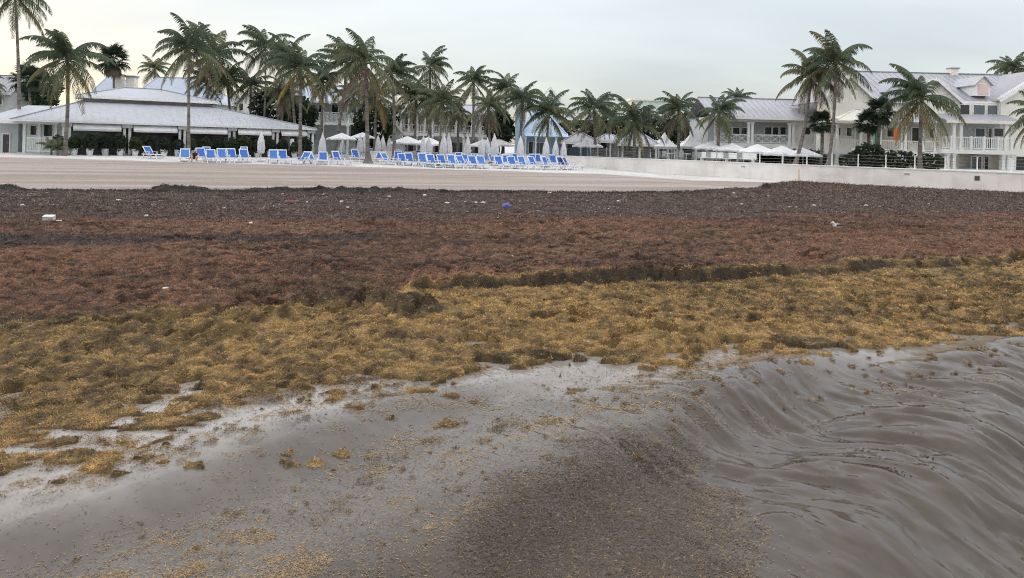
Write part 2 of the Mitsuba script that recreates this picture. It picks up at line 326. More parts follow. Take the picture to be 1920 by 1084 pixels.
def floating(n, y0, y1, blades, k):
    """loose sprigs adrift in streaks, and the dense raft of broken weed in front"""
    Y = 1 / (1 / y0 - rng.uniform(0, 1, n) * (1 / y0 - 1 / y1)); X = rng.uniform(-1, 1, n) * (.74 * Y + .5)
    s, l = shore(X, Y), X + .33 * Y
    q, al = s - .55 * (l - 2.5), l + .55 * s
    streak = .62 * fb2(al * .5, q, 2.0, 3, 81) + .38 * fb2(l, s, 4.5, 2, 83)
    fine = np.clip((fb2(l * .6, s, 7.0, 2, 93) - .40) / .1, 0, 1)
    win = lambda a, b, f: np.clip((q - a) / f, 0, 1) * np.clip((b - q) / f, 0, 1)
    p = .13 * win(-3.7, -.8, .5) + .03 + .08 * np.clip((s + 1.2) / .8, 0, 1)
    p = np.maximum(p, np.clip((streak - .435) / .05, 0, 1) * .95 * fine * win(-2.5, -1.1, .4) * np.clip((2.6 - l) / 1, 0, 1))
    p = np.maximum(p, np.clip((streak - .53) / .05, 0, 1) * .7 * fine * win(-3.5, -.8, .4))
    p = np.maximum(p, np.clip((streak - .50) / .05, 0, 1) * .8 * fine * win(-.2, 6, .4))
    p = p * np.clip((1.0 - s) / .5, 0, 1) * (1 - .97 / (1 + np.exp(-(l - np.interp(s, [-5, -2.8, -1.2, 0], [3.45, 4.0, 5.6, 7.5])) / .22)))
    p = np.maximum(p, np.clip((streak - .58) / .04, 0, .6) * np.clip((s + 2.4) / 1, 0, 1) * fine)
    raft = raft_cover(X, Y, s, l)
    p = np.maximum(p * (1 - raft), raft * (.6 + .4 * np.clip((streak - .42) / .15, 0, 1)))
    ok = rng.uniform(0, 1, n) < p
    X, Y, s, raft, streak = X[ok], Y[ok], s[ok], raft[ok], streak[ok]; t = rng.uniform(0, 1, len(X))
    v, f = sprigs(X, Y, sea_z(X, Y) + .004, k * np.maximum(Y, 6) * rng.uniform(.5, 1.4, len(X)), blades, .0, .95)
    gold, brown = np.array([.31, .205, .09]), np.array([.066, .044, .03])
    m = np.clip((t * .7 + streak * .6 - .44) / .3, 0, 1)[:, None] * (1 - .85 * raft[:, None] * (t[:, None] < .94))
    c = (brown * (1 - m) + gold * m) * (.85 + .3 * rng.uniform(0, 1, (len(X), 1)))
    return v, f, np.repeat(c, 3 * blades, 0)
def raft_cover(x, y, s, l):
    q = np.array([(-0.34, 5.92), (0.04, 6.71), (0.78, 7.46), (1.72, 8.15), (2.43, 8.4), (2.19, 7.65), (2.18, 6.97), (2.08, 6.06), (1.4, 4.0), (-.4, 4.0)])
    from shapely.geometry import Polygon
    from shapely import points, distance, contains
    P = Polygon(q); pt = points(np.stack([x, y], -1)); d = distance(P.boundary, pt) * np.where(contains(P, pt), 1, -1)
    return np.clip((d + .5 * (fb2(x, y, 2.0, 3, 85) - .5) * 1.6) / .45, 0, 1)
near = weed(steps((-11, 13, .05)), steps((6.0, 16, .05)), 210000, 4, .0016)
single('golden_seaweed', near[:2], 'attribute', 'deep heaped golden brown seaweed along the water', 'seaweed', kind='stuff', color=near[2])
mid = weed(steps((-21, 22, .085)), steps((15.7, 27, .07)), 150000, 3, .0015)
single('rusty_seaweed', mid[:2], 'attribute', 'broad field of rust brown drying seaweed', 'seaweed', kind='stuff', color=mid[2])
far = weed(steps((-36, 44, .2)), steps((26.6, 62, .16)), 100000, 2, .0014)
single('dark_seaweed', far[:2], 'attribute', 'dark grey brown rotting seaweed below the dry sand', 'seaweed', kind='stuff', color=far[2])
def clumps(n, box, ok, r0, r1, seed):
    """small separate tufts lying on the water film or adrift in rows: box = l and s ranges"""
    r = np.random.default_rng(seed); l, s = r.uniform(*box[0], n), r.uniform(*box[1], n); y = (s * 1.053 + 9.6 + .33 * l) / (1 + .1089); x = l - .33 * y; s = shore(x, y); l = x + .33 * y
    q = s - .55 * (l - 2.5); keep = ok(l, s, q, r.uniform(0, 1, n)) & (np.abs(x) < .72 * y + .3); x, y = x[keep], y[keep]
    R = r0 * (r1 / r0) ** r.uniform(0, 1, len(x)) ** 2; m = np.clip(R * 900, 14, 160).astype(int); i = np.repeat(np.arange(len(x)), m)
    a, b = r.normal(0, .55, len(i)), r.normal(0, .32, len(i)); th = np.repeat(.42 + r.normal(0, .35, len(x)), m)
    X = x[i] + R[i] * (a * np.cos(th) - b * np.sin(th)); Y = y[i] + R[i] * (a * np.sin(th) + b * np.cos(th))
    Z = np.maximum(sea_z(X, Y), beach_z(X, Y)) + .004 + .42 * R[i] * np.clip(1 - a * a - 2 * b * b, 0, 1) * r.uniform(.2, 1, len(i))
    v, f = sprigs(X, Y, Z, .0017 * np.maximum(Y, 6) * r.uniform(.6, 1.3, len(X)), 2, .1, .6)
    tone = np.repeat(r.uniform(0, 1, len(x)), m)[:, None]; c = (np.array([.105, .07, .036]) * (1 - tone) + np.array([.30, .195, .08]) * tone) * r.uniform(.7, 1.25, (len(X), 1))
    return v, f, np.repeat(c, 6, 0)
def raft_fill(n):
    r = np.random.default_rng(17); X, Y = r.uniform(-.6, 2.2, n), r.uniform(4.3, 7.4, n); s, l = shore(X, Y), X + .33 * Y
    ok = r.uniform(0, 1, n) < raft_cover(X, Y, s, l); X, Y = X[ok], Y[ok]
    v, f = sprigs(X, Y, sea_z(X, Y) + .003, .010 * r.uniform(.5, 1.5, len(X)), 2, 0, .95)
    return v, f, np.repeat(np.array([.052, .036, .027]) * r.uniform(.6, 1.6, (len(X), 1)), 6, 0)
tufts = [clumps(1500, ((-6, 3.2), (-2.3, .5)), lambda l, s, q, u: (q > -.1) & (u < np.clip(.25 + .5 * q, .1, .9) * (fb2(l * .8, s, 1.4, 2, 97) > .42)), .035, .20, 3),
    clumps(420, ((-3.5, 3.0), (-4.6, -.8)), lambda l, s, q, u: (np.abs(q + 1.75 + .5 * (fb2(l, s, .6, 2, 99) - .5)) < .28) & (u < .8), .03, .17, 4),
    clumps(420, ((-3.0, 4.5), (-4.6, -.6)), lambda l, s, q, u: (q < -.9) & (q > -3.4) & (u < .35), .02, .09, 5),
    clumps(340, ((3.5, 11.5), (-1.7, .3)), lambda l, s, q, u: u < .6 * (fb2(l, s, .9, 2, 101) > .5), .015, .09, 6)]
adrift = join(tufts + [raft_fill(60000), floating(380000, 4.4, 12.5, 2, .0019)])
single('floating_seaweed', adrift[:2], 'attribute_wet', 'loose golden brown seaweed sprigs adrift on the water', 'seaweed', kind='stuff', color=adrift[2])

# ------------------------------------------------------------------ sea wall, terrace and fence
W0, W1, WTOP = np.array([7.4, 74.0]), np.array([45.0, 38.7]), 1.91
wd = (W1 - W0) / np.linalg.norm(W1 - W0); wn = np.array([wd[1], -wd[0]])            # along the wall; towards the sea
wn = wn if wn[1] < 0 else -wn
def strip(poly, z0, z1):
    from shapely.geometry import Polygon
    e = trimesh.creation.extrude_polygon(Polygon(poly), z1 - z0, engine='earcut'); e.apply_translation([0, 0, z0]); return np.array(e.vertices), np.array(e.faces)
back = lambda p, d: (p[0] - wn[0] * d, p[1] - wn[1] * d)
single('terrace', strip([(-15, 74.35), (7.25, 74.35), back(W1, .35), (90, 60), (120, 170), (-15, 170)], .2, 1.72), 'sand', kind='structure')
def wall_tone(p, n, uv):
    blot = fbm(p.x * .5 - p.y * .5, p.z * 1.2, 0, 4); drip = noise((p.x - p.y) * 2.6, p.z * .35); g = noise(p.x * 14, p.y * 14, p.z * 22)
    return mix((.70, .65, .61), (.82, .79, .76), smoothstep(.25, .65, blot * .6 + drip * .25 + g * .15))
mat('sea_wall_plaster', proc(wall_tone), .85)
wall = thing('sea_wall', 'long low white plastered sea wall behind the beach on the right', 'wall')
part(wall, 'wall_face', strip([W0, W1, back(W1, .3), (7.27, 74.3), (-15, 74.3), (-15, 74.0)], .3, WTOP - .08), 'sea_wall_plaster')
part(wall, 'coping', strip([W0 + wn * .05, W1 + wn * .05, back(W1, .35), (7.25, 74.35), (-15.05, 74.35), (-15.05, 73.95)], WTOP - .078, WTOP), 'white_paint')
def on_wall(px_t, out, z): return W0 + wd * px_t + wn * out
wdeg = math.degrees(math.atan2(wd[1], wd[0]))
mat('rust_stain', (.68, .53, .38), .9)
for t, z, w, h, m, lab in ((16.6, 1.55, .42, .20, 'grey_metal', None), (29.2, 1.50, .42, .20, 'grey_metal', None), (33.6, 1.42, .34, .34, 'dark_timber', 'dark square vent in the wall')):
    p = on_wall(t, 0, z)
    k = part(wall, 'vent', M().box(-w / 2, w / 2, -.03, .02, -h / 2, h / 2), 'white_paint' if m == 'grey_metal' else 'grey_metal', place(p[0], p[1], z, wdeg), label=lab)
    part(k, 'louvre', M().box(-w / 2 + .04, w / 2 - .04, -.045, -.032, -h / 2 + .04, -.02).box(-w / 2 + .04, w / 2 - .04, -.045, -.032, .0, h / 2 - .04), m, place(p[0], p[1], z, wdeg))
p = on_wall(21.3, 0, 0)
part(wall, 'joint_strip', M().box(-.07, .07, -.02, .02, .62, WTOP - .35), 'rust_stain', place(p[0], p[1], 0, wdeg), label='orange stained joint strip in the white wall')
fence = thing('terrace_fence', 'thin post and wire fence along the top of the sea wall', 'fence')
for t in np.arange(.4, 52, 1.95):
    p = on_wall(t, -.15, 0)
    part(fence, 'post', M().box(-.035, .035, -.035, .035, WTOP, WTOP + .95), 'grey_metal' if t < 17 else 'white_paint', place(p[0], p[1], 0, wdeg))
m = M()
for h in (.15, .38, .61, .86):
    a, b = on_wall(.3, -.15, 0), on_wall(51.9, -.15, 0); m.beam((*a, WTOP + h), (*b, WTOP + h), .016)
part(fence, 'wires', m, 'grey_metal', kind='stuff')

# ------------------------------------------------------------------ building kit (fronts face the sea, -y)
def window(par, r, y, frame='white_paint', glass='dark_glass', bars=0):
    x0, x1, z0, z1 = r; w = min(.09, (x1 - x0) * .14); m = M()
    m.box(x0 - w, x0, y - .07, y, z0 - w, z1 + w).box(x1, x1 + w, y - .07, y, z0 - w, z1 + w)
    m.box(x0, x1, y - .07, y, z1, z1 + w).box(x0, x1, y - .09, y, z0 - w, z0)
    for k in range(bars):
        c = x0 + (x1 - x0) * (k + 1) / (bars + 1); m.box(c - .03, c + .03, y - .06, y - .025, z0, z1)
    k = part(par, 'window', m, frame)
    part(k, 'pane', M().box(x0, x1, y - .02, y - .004, z0, z1), glass)
def door(par, r, y, tone='pale_green_siding'):
    x0, x1, z0, z1 = r; m = M().box(x0 - .1, x0, y - .08, y, z0, z1 + .1).box(x1, x1 + .1, y - .08, y, z0, z1 + .1).box(x0, x1, y - .08, y, z1, z1 + .1)
    k = part(par, 'door', M().box(x0, x1, y - .03, y - .004, z0, z1), tone)
    part(k, 'frame', m, 'white_paint'); part(k, 'handle', M().box(x1 - .14, x1 - .10, y - .09, y - .03, z0 + .95, z0 + 1.1), 'grey_metal')
def column(par, x, y, z0, z1, w=.2, tone='white_paint'):
    part(par, 'column', M().box(x - w / 2, x + w / 2, y - w / 2, y + w / 2, z0, z1).box(x - w * .75, x + w * .75, y - w * .75, y + w * .75, z1 - .16, z1 - .002).box(x - w * .7, x + w * .7, y - w * .7, y + w * .7, z0 + .001, z0 + .14), tone)
def railing(par, x0, x1, y, z, h=.95, tone='white_paint', cross=False, posts=()):
    m = M().box(x0, x1, y - .045, y + .045, z + h - .08, z + h).box(x0, x1, y - .035, y + .035, z + .08, z + .15)
    n = max(2, int((x1 - x0) / .16))
    if cross:
        k = max(1, round((x1 - x0) / .8))
        for i in range(k):
            a, b = x0 + (x1 - x0) * i / k, x0 + (x1 - x0) * (i + 1) / k
            m.beam((a, y, z + .15), (b, y, z + h - .08), .05).beam((a, y + .012, z + h - .08), (b, y + .012, z + .15), .05)
            m.box(a - .02, a + .02, y - .02, y + .02, z + .15, z + h - .08)
    else:
        for c in np.linspace(x0 + .05, x1 - .05, n): m.box(c - .022, c + .022, y - .02, y + .02, z + .15, z + h - .08)
    k = part(par, 'railing', m, tone)
    for c in posts: part(k, 'post', M().box(c - .075, c + .075, y - .075, y + .075, z, z + h + .1), tone)
def seams(par, a, b, c, d, step, tone, name='seams', h=.03):
    """standing seams of a metal roof on the quad a, b (eave) - c, d (ridge; c above b)"""
    a, b, c, d = (np.asarray(q, float) for q in (a, b, c, d)); n = max(2, int(np.linalg.norm(b - a) / step)); m = M()
    nn = np.cross(b - a, d - a); nn = nn / np.linalg.norm(nn) * h / 2
    for u in (np.arange(n) + .5) / n: m.beam(a + (b - a) * u + nn, d + (c - d) * u + nn, .05, h)
    part(par, name, m, tone, kind='stuff')
def gable_roof(par, x0, x1, y0, y1, ze, zr, tone, over=.35, step=.6, name='roof', zw=None):
    """ridge along x"""
    ym = (y0 + y1) / 2; m = M(); a0, a1 = x0 - over, x1 + over; dz = (zr - ze) / (ym - y0) * over
    f = [(a0, y0 - over, ze - dz), (a1, y0 - over, ze - dz), (a1, ym, zr), (a0, ym, zr)]
    g = [(a1, y1 + over, ze - dz), (a0, y1 + over, ze - dz), (a0, ym, zr), (a1, ym, zr)]
    m.slab(f, .12).slab(g, .12); k = part(par, name, m, tone); seams(k, *f, step, tone)
    part(k, 'ridge_cap', M().beam((a0, ym, zr + .03), (a1, ym, zr + .03), .25, .08), tone)
    part(k, 'fascia', M().box(a0, a1, y0 - over - .04, y0 - over, ze - dz - .22, ze - dz - .01), 'white_paint')
    return k
def hip_roof(par, x0, x1, y0, y1, ze, zr, tone, ridge, over=.35, step=.6, name='roof', fascia='white_paint', to=None):
    """ridge: (rx0, rx1) at the middle depth"""
    ym = (y0 + y1) / 2; x0, x1, y0, y1 = x0 - over, x1 + over, y0 - over, y1 + over; r0, r1 = ridge
    F = [(x0, y0, ze), (x1, y0, ze), (r1, ym, zr), (r0, ym, zr)]; B = [(x1, y1, ze), (x0, y1, ze), (r0, ym, zr), (r1, ym, zr)]
    L = [(x0, y1, ze), (x0, y0, ze), (r0, ym, zr)]; R_ = [(x1, y0, ze), (x1, y1, ze), (r1, ym, zr)]
    v = np.array([(x0, y0, ze), (x1, y0, ze), (x1, y1, ze), (x0, y1, ze), (r0, ym, zr), (r1, ym, zr)]); v2 = v - [0, 0, .1]
    fc = [[0, 1, 5], [0, 5, 4], [2, 3, 4], [2, 4, 5], [3, 0, 4], [1, 2, 5]]
    m = M().raw(np.vstack([v, v2]), fc + [[a + 6, c + 6, b + 6] for a, b, c in fc] + [[0, 6, 7], [0, 7, 1], [1, 7, 8], [1, 8, 2], [2, 8, 9], [2, 9, 3], [3, 9, 6], [3, 6, 0]])
    k = part(par, name, m, tone, to)
    h = M()
    for a, b in ((v[0], v[4]), (v[1], v[5]), (v[2], v[5]), (v[3], v[4])): h.beam(a + [0, 0, .03], b + [0, 0, .03], .16, .07)
    if r1 - r0 > .2: h.beam(v[4] + [0, 0, .04], v[5] + [0, 0, .04], .16, .07)
    part(k, 'hip_cap', h, tone, to)
    if fascia: part(k, 'fascia', M().box(x0 - .03, x1 + .03, y0 - .04, y0 - .002, ze - .26, ze - .005).box(x0 - .04, x0 - .002, y0, y1, ze - .26, ze - .005).box(x1 + .002, x1 + .04, y0, y1, ze - .26, ze - .005), fascia, to)
    return k
def shell(par, x0, x1, y0, y1, z0, z1, tone, name='walls', to=None):
    part(par, name, M().box(x0, x1, y0, y1, z0, z1), tone, to)
def gable_wall(par, x0, x1, z0, ze, zr, y, tone, depth=.2, name='gable_wall', xm=None):
    part(par, name, M().prism([(x0, z0), (x1, z0), (x1, ze), ((x0 + x1) / 2 if xm is None else xm, zr), (x0, ze)], y, y + depth), tone)
def gable_front_roof(par, x0, x1, ze, zr, y0, y1, tone, over=.3, name='gable_roof', trim='white_paint'):
    """ridge along y, gable towards the sea, with its barge boards"""
    xm = (x0 + x1) / 2; k_ = (zr - ze) / (xm - x0); a, b, zz = x0 - over, x1 + over, ze - k_ * over
    y0 -= over; m = M()
    m.slab([(a, y1, zz), (a, y0, zz), (xm, y0, zr), (xm, y1, zr)], .1).slab([(b, y0, zz), (b, y1, zz), (xm, y1, zr), (xm, y0, zr)], .1)
    k = part(par, name, m, tone)
    part(k, 'barge_board', M().beam((a, y0 - .03, zz - .12), (xm, y0 - .03, zr - .12), .05, .24).beam((xm, y0 - .034, zr - .12), (b, y0 - .034, zz - .12), .05, .24), trim)
    return k

# ------------------------------------------------------------------ the beach restaurant on the left (its own axes: x along the front, y inwards)
RT = place(-40.0, 66.5, 0, 30.8)
rest = thing('beach_restaurant', 'long open sided white beach restaurant with broad pale grey metal roof', 'restaurant')
hx0, hx1 = -4.0, 22.5
v = [(hx0, -.6, 4.02), (hx1, -.6, 4.02), (hx1, 18.6, 4.02), (hx0, 18.6, 4.02), (1.5, 6, 6.1), (13.1, 6, 6.1), (13.1, 12, 6.1), (1.5, 12, 6.1)]
v2 = [(a, b, c - .12) for a, b, c in v]
q = [[0, 1, 5, 4], [1, 2, 6, 5], [2, 3, 7, 6], [3, 0, 4, 7], [4, 5, 6, 7]]
lower = M().raw(v + v2, q + [[d + 8, c + 8, b + 8, a + 8] for a, b, c, d in q] + [[0, 8, 9, 1], [1, 9, 10, 2], [2, 10, 11, 3], [3, 11, 8, 0]])
kr = part(rest, 'lower_roof', lower, 'white_metal_roof', RT)
m = M()
for x in np.arange(hx0 + .6, hx1, .62):
    top = np.array([np.clip(x, 1.5, 13.1), 6, 6.1]); a = np.array([x, -.6, 4.02])
    if x < 1.5: k = (x - hx0) / 5.5; top = a + (np.array([x, -.6 + 6.6 * k, 4.02 + 2.08 * k]) - a)
    if x > 13.1: k = (hx1 - x) / 9.4; top = np.array([x, -.6 + 6.6 * k, 4.02 + 2.08 * k])
    m.beam(a + [0, 0, .01], top + [0, 0, .01], .05, .025)
for a, b in ((0, 4), (1, 5), (2, 6), (3, 7)): m.beam(np.array(v[a]) + [0, 0, .04], np.array(v[b]) + [0, 0, .04], .2, .08)
part(kr, 'seams', m, 'white_metal_roof', RT, kind='stuff')
part(kr, 'gutter', M().box(hx0 - .02, hx1 + .02, -.75, -.605, 3.86, 4.0), 'white_paint', RT)
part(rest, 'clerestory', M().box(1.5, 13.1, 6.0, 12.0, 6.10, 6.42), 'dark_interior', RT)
ku = hip_roof(rest, 1.2, 13.4, 5.7, 12.3, 6.62, 7.75, 'white_metal_roof', (5.2, 8.6), .3, name='upper_roof', to=RT)
part(rest, 'floor', M().box(-3.6, 22.0, -.2, 18, .6, 1.06), 'grey_siding', RT)
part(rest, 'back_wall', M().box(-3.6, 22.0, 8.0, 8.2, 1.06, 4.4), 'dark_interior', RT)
for i, x in enumerate(np.linspace(-.5, 20, 9)): part(rest, 'service_panel', M().box(x, x + 1.2, 7.9, 7.99, 1.3, 2.9), ('grey_siding', 'dark_timber', 'dim_glass')[i % 3], RT)
bays = [0.2, 5.0, 9.7, 14.2, 18.4, 22.0]
for i, x in enumerate(bays):
    for d in (-.22, .22):
        part(rest, 'column', M().box(x + d - .11, x + d + .11, -.35, -.13, 1.06, 3.86).box(x + d - .15, x + d + .15, -.39, -.09, 3.5, 3.62), 'white_paint', RT)
    part(rest, 'bracket', M().box(x - .42, x + .42, -.56, -.40, 3.55, 3.84), 'grey_siding', RT)
for i in range(5):
    a, b = bays[i] + .5, bays[i + 1] - .5
    part(rest, 'awning', M().slab([(a, -.9, 3.36), (b, -.9, 3.36), (b, -.36, 3.84), (a, -.36, 3.84)], .03).box(a, b, -.92, -.895, 3.18, 3.36), 'canvas', RT)
    part(rest, 'planter_rail', M().box(bays[i] + .35, bays[i + 1] - .35, -.3, -.2, 1.06, 1.7), 'dark_timber', RT)
# its white annex further left
annex = thing('restaurant_annex', 'white annex with windows and picket rail left of the beach restaurant', 'building')
y = 67.5
part(annex, 'walls', M().fb((-44.36, -40.68, 0.82, 3.92), y, y + 7), 'pale_green_siding')
for r in ((-43.60, -43.06, 2.69, 3.51), (-42.39, -41.61, 2.62, 3.64)): window(annex, r, y)
for r in ((-43.93, -43.69, 1.09, 4.01), (-42.59, -42.35, 1.13, 4.05), (-41.11, -40.87, 1.16, 4.08)): part(annex, 'column', M().fb(r, 66.9, 67.1), 'white_paint')
r = (-47.52, -40.24, 3.87, 4.55); part(annex, 'roof', M().slab([(r[0], 66.2, r[2] + .1), (r[1], 66.2, r[2] + .1), (r[1], 73, r[3] + 1.0), (r[0], 73, r[3] + 1.0)], .15), 'white_metal_roof')
part(annex, 'fascia', M().box(r[0], r[1], 66.1, 66.19, r[2] - .2, r[2] + .1), 'white_paint')
r = (-42.97, -40.05, 1.16, 2.48); railing(annex, r[0], r[1], 66.0, r[2], r[3] - r[2])
shed = thing('white_beach_shed', 'plain whitewashed shed at the left edge behind the tall palm', 'building')
part(shed, 'walls', M().fb((-51.37, -45.73, 0.75, 4.01), 69, 75), 'grey_siding'); rr = (-51.61, -45.59, 3.96, 4.40)
part(shed, 'roof', M().box(rr[0], rr[1], 68.6, 75.4, rr[2], rr[3]), 'white_metal_roof')
door(shed, (-47.11, -46.51, 0.89, 2.67), 69, 'dark_timber')
gh = thing('grey_house', 'grey house with a gabled roof at the far left edge', 'house')
part(gh, 'walls', M().fb((-69.43, -63.99, 1.95, 8.07), 95, 103), 'grey_siding'); window(gh, (-65.81, -65.13, 6.33, 7.55), 95)
r = (-69.52, -64.08, 8.00, 8.74); gable_roof(gh, r[0], r[1], 95, 103, r[2], r[3] + 1.6, 'grey_metal_roof')

# ------------------------------------------------------------------ houses behind, left to right
bh = thing('blue_roofed_house', 'house with pale blue metal hip roofs behind the restaurant', 'house')
r = (-55.84, -50.86, 3.00, 7.48); shell(bh, r[0], r[1], 98, 106, 1, r[3], 'grey_siding'); hip_roof(bh, r[0], r[1], 98, 106, r[3], r[3] + 3.6, 'pale_metal_roof', (r[0] + .6, r[0] + 1.4))
r = (-50.58, -38.80, 3.22, 7.42); shell(bh, r[0], r[1], 98.5, 108, 1, r[3], 'grey_siding'); hip_roof(bh, r[0], r[1], 98.5, 108, r[3], r[3] + 3.5, 'pale_metal_roof', (r[0] + 1.2, r[0] + 5.6), name='main_roof')
for r in ((-51.77, -50.79, 8.17, 10.47), (-50.17, -49.05, 8.50, 10.30)):
    k = part(bh, 'chimney', M().fb(r, 96.4, 97.4), 'cream_siding'); part(k, 'cap', M().box(r[0] - .1, r[1] + .1, 96.3, 97.5, r[3], r[3] + .25), 'grey_metal_roof')
ch = thing('cream_house', 'cream plastered twin gabled house between palm trunks behind the restaurant', 'house')
r = (-38.64, -35.36, 2.74, 7.96); shell(ch, r[0], r[1], 104, 111, 1, r[3], 'cream_siding'); gable_wall(ch, r[0], r[1], r[3] - .01, r[3], r[3] + 1.5, 104.002, 'cream_siding'); gable_front_roof(ch, r[0], r[1], r[3], r[3] + 1.5, 104, 111, 'pale_metal_roof')
r = (-34.33, -30.97, 2.85, 8.51); shell(ch, r[0], r[1], 104, 111, 1, r[3], 'pale_green_siding', 'wing'); gable_wall(ch, r[0], r[1], r[3] - .01, r[3], r[3] + 1.2, 104.002, 'pale_green_siding'); gable_front_roof(ch, r[0], r[1], r[3], r[3] + 1.2, 104, 111, 'pale_metal_roof')
r = (-35.70, -34.64, 2.79, 7.61); shell(ch, r[0], r[1], 105, 111, 1, r[3], 'white_paint', 'link')
for r in ((-38.16, -37.64, 6.67, 7.63), (-36.82, -36.22, 6.63, 7.59)): window(ch, r, 104)
bal = thing('balcony_house', 'pale grey house with a white railed upper balcony behind the palms', 'house')
y = 94.0; r = (-27.79, -18.77, 2.89, 7.73); shell(bal, r[0], r[1], 96.5, 104, 1, r[3], 'grey_siding')
fl = (-27.98, -18.76, 4.77, 5.11); part(bal, 'balcony', M().fb(fl, 94, 96.5), 'white_paint')
railing(bal, fl[0], fl[1], 94.1, fl[3], 1.25)
for px in (((-26.97, 4.82)), ((-23.94, 4.89)), ((-20.78, 4.97)), ((-18.96, 5.02))):
    column(bal, px[0], 94.15, 1.0, fl[2], .24); column(bal, px[0], 94.16, fl[3], r[3] + .1, .2)
for q_ in ((-26.35, -25.53, 6.15, 7.39), (-25.11, -24.55, 6.18, 7.42), (-23.45, -22.63, 6.23, 7.47), (-20.83, -20.27, 6.15, 7.39)): window(bal, q_, 96.5)
for q_ in ((-20.89, -19.09, 2.98, 4.50), (-27.66, -25.58, 2.82, 4.34)): window(bal, q_, 96.5, 'grey_siding', 'dark_glass', 2)
gable_roof(bal, r[0], r[1], 94, 104, r[3] + .15, r[3] + 2.3, 'pale_metal_roof')
g = (-22.88, -20.06, 7.65, 9.39); gable_wall(bal, g[0], g[1], g[2], g[2] + .1, g[3], 93.7, 'white_paint'); gable_front_roof(bal, g[0], g[1], g[2] + .1, g[3], 93.7, 98, 'pale_metal_roof', .2)
gs = thing('gable_shed', 'small pale green gabled hut with three dark windows', 'hut')
r = (-15.00, -13.12, 2.27, 4.35); zr = (-14.11, 88, 5.36)[2]; shell(gs, r[0], r[1], 88, 92, 1, r[3], 'pale_green_siding'); gable_wall(gs, r[0], r[1], r[3] - .01, r[3], zr, 88.002, 'pale_green_siding')
gable_front_roof(gs, r[0], r[1], r[3], zr, 88, 92, 'white_metal_roof', .3, trim='cream_siding')
for q_ in ((-15.10, -14.84, 4.26, 4.58), (-14.65, -14.47, 4.27, 4.59), (-14.28, -14.02, 4.28, 4.60)): window(gs, q_, 88)
# long white porch house
ph = thing('porch_house', 'long white house with columned upper porch behind the umbrellas', 'house')
y = 88.0; fl = (-13.38, -1.78, 3.63, 4.01); top = (-13.45, -1.85, 6.28, 6.78)
shell(ph, fl[0], fl[1], 90.6, 98, 1, top[2] + .1, 'warm_white_paint')
part(ph, 'porch_floor', M().fb(fl, 88, 90.6), 'white_paint'); part(ph, 'beam', M().box(top[0], top[1], 88, 88.25, top[2] - .05, top[2] + .3), 'white_paint')
xs = np.linspace(fl[0] + .2, fl[1] - .2, 13)
for i, x in enumerate(xs):
    column(ph, x, 88.12, fl[3], top[2] - .05, .22)
    if i % 2 == 0: column(ph, x, 88.14, 1.0, fl[2], .26)
for i in range(12): railing(ph, xs[i] + .15, xs[i + 1] - .15, 88.1, fl[3], .95, 'pink_paint' if i < 2 else 'white_paint')
for i in range(12):
    c = (xs[i] + xs[i + 1]) / 2
    if i in (0, 1, 3, 6, 8, 10, 11): window(ph, (c - .3, c + .25, fl[3] + .5, fl[3] + 2.0), 90.6)
    elif i in (4, 7): door(ph, (c - .35, c + .35, fl[3] + .03, fl[3] + 2.0), 90.6, 'grey_siding')
for i in range(0, 12, 2):
    c = xs[i + 1]; window(ph, (c - .8, c + .8, 1.4, 2.9), 90.6, 'grey_siding', 'dark_glass', 2)
gable_roof(ph, fl[0] + 2.8, fl[1], 88, 98, top[2] + .3, top[2] + 1.35, 'grey_metal_roof')
g = (-13.32, -10.62, 6.23, 7.43); gable_wall(ph, g[0], g[1], g[2], g[2] + .05, g[3], 87.8, 'pale_green_siding'); gable_front_roof(ph, g[0], g[1], g[2] + .05, g[3], 87.8, 97, 'white_metal_roof', .3); window(ph, (-12.22, -11.72, 6.47, 6.85), 87.8)
# pale blue house
bl = thing('pale_blue_house', 'pale sky blue house with a slim tower and blue metal roof', 'house')
y = 82.0; r = (0.41, 5.99, 1.73, 4.31); shell(bl, r[0], r[1], 82, 90, 1, r[3], 'pale_blue_siding')
t = (0.30, 1.36, 1.67, 7.87); part(bl, 'tower', M().fb(t, 81.4, 84.5), 'pale_blue_siding'); hip_roof(bl, t[0], t[1], 81.4, 84.5, t[3], t[3] + 1.4, 'blue_metal_roof', ((t[0] + t[1]) / 2 - .05, (t[0] + t[1]) / 2 + .05), .15, name='tower_roof')
rr = (1.36, 5.70, 4.20, 6.20); hip_roof(bl, rr[0], rr[1], 82.1, 90, rr[2] + .02, rr[3] + .9, 'blue_metal_roof', (rr[0] + 1.0, rr[1] - 2.2), .2)
up = (3.18, 5.32, 5.19, 8.33); part(bl, 'upper_storey', M().fb(up, 86.0, 90.4), 'pale_blue_siding'); gable_front_roof(bl, up[0], up[1], up[3], up[3] + 1.3, 86, 90.6, 'blue_metal_roof')
window(bl, (3.72, 4.58, 6.36, 7.60), 86)
for q_ in ((1.22, 1.58, 3.15, 3.51), (1.23, 1.59, 2.62, 2.98)): window(bl, q_, 82)
door(bl, (1.88, 2.30, 1.93, 3.23), 82, 'dark_timber'); window(bl, (2.71, 3.77, 1.96, 3.14), 82, 'white_paint', 'dim_glass', 2)
pv = part(bl, 'porch_roof', M().slab([(rr[0], 80.6, rr[2] - .35), (rr[1] + .4, 80.6, rr[2] - .35), (rr[1] + .4, 81.99, rr[2] + .05), (rr[0], 81.99, rr[2] + .05)], .1), 'blue_metal_roof')
for x in np.linspace(rr[0] + .1, rr[1] + .2, 5): column(bl, x, 80.75, 1.8, rr[2] - .45, .16)
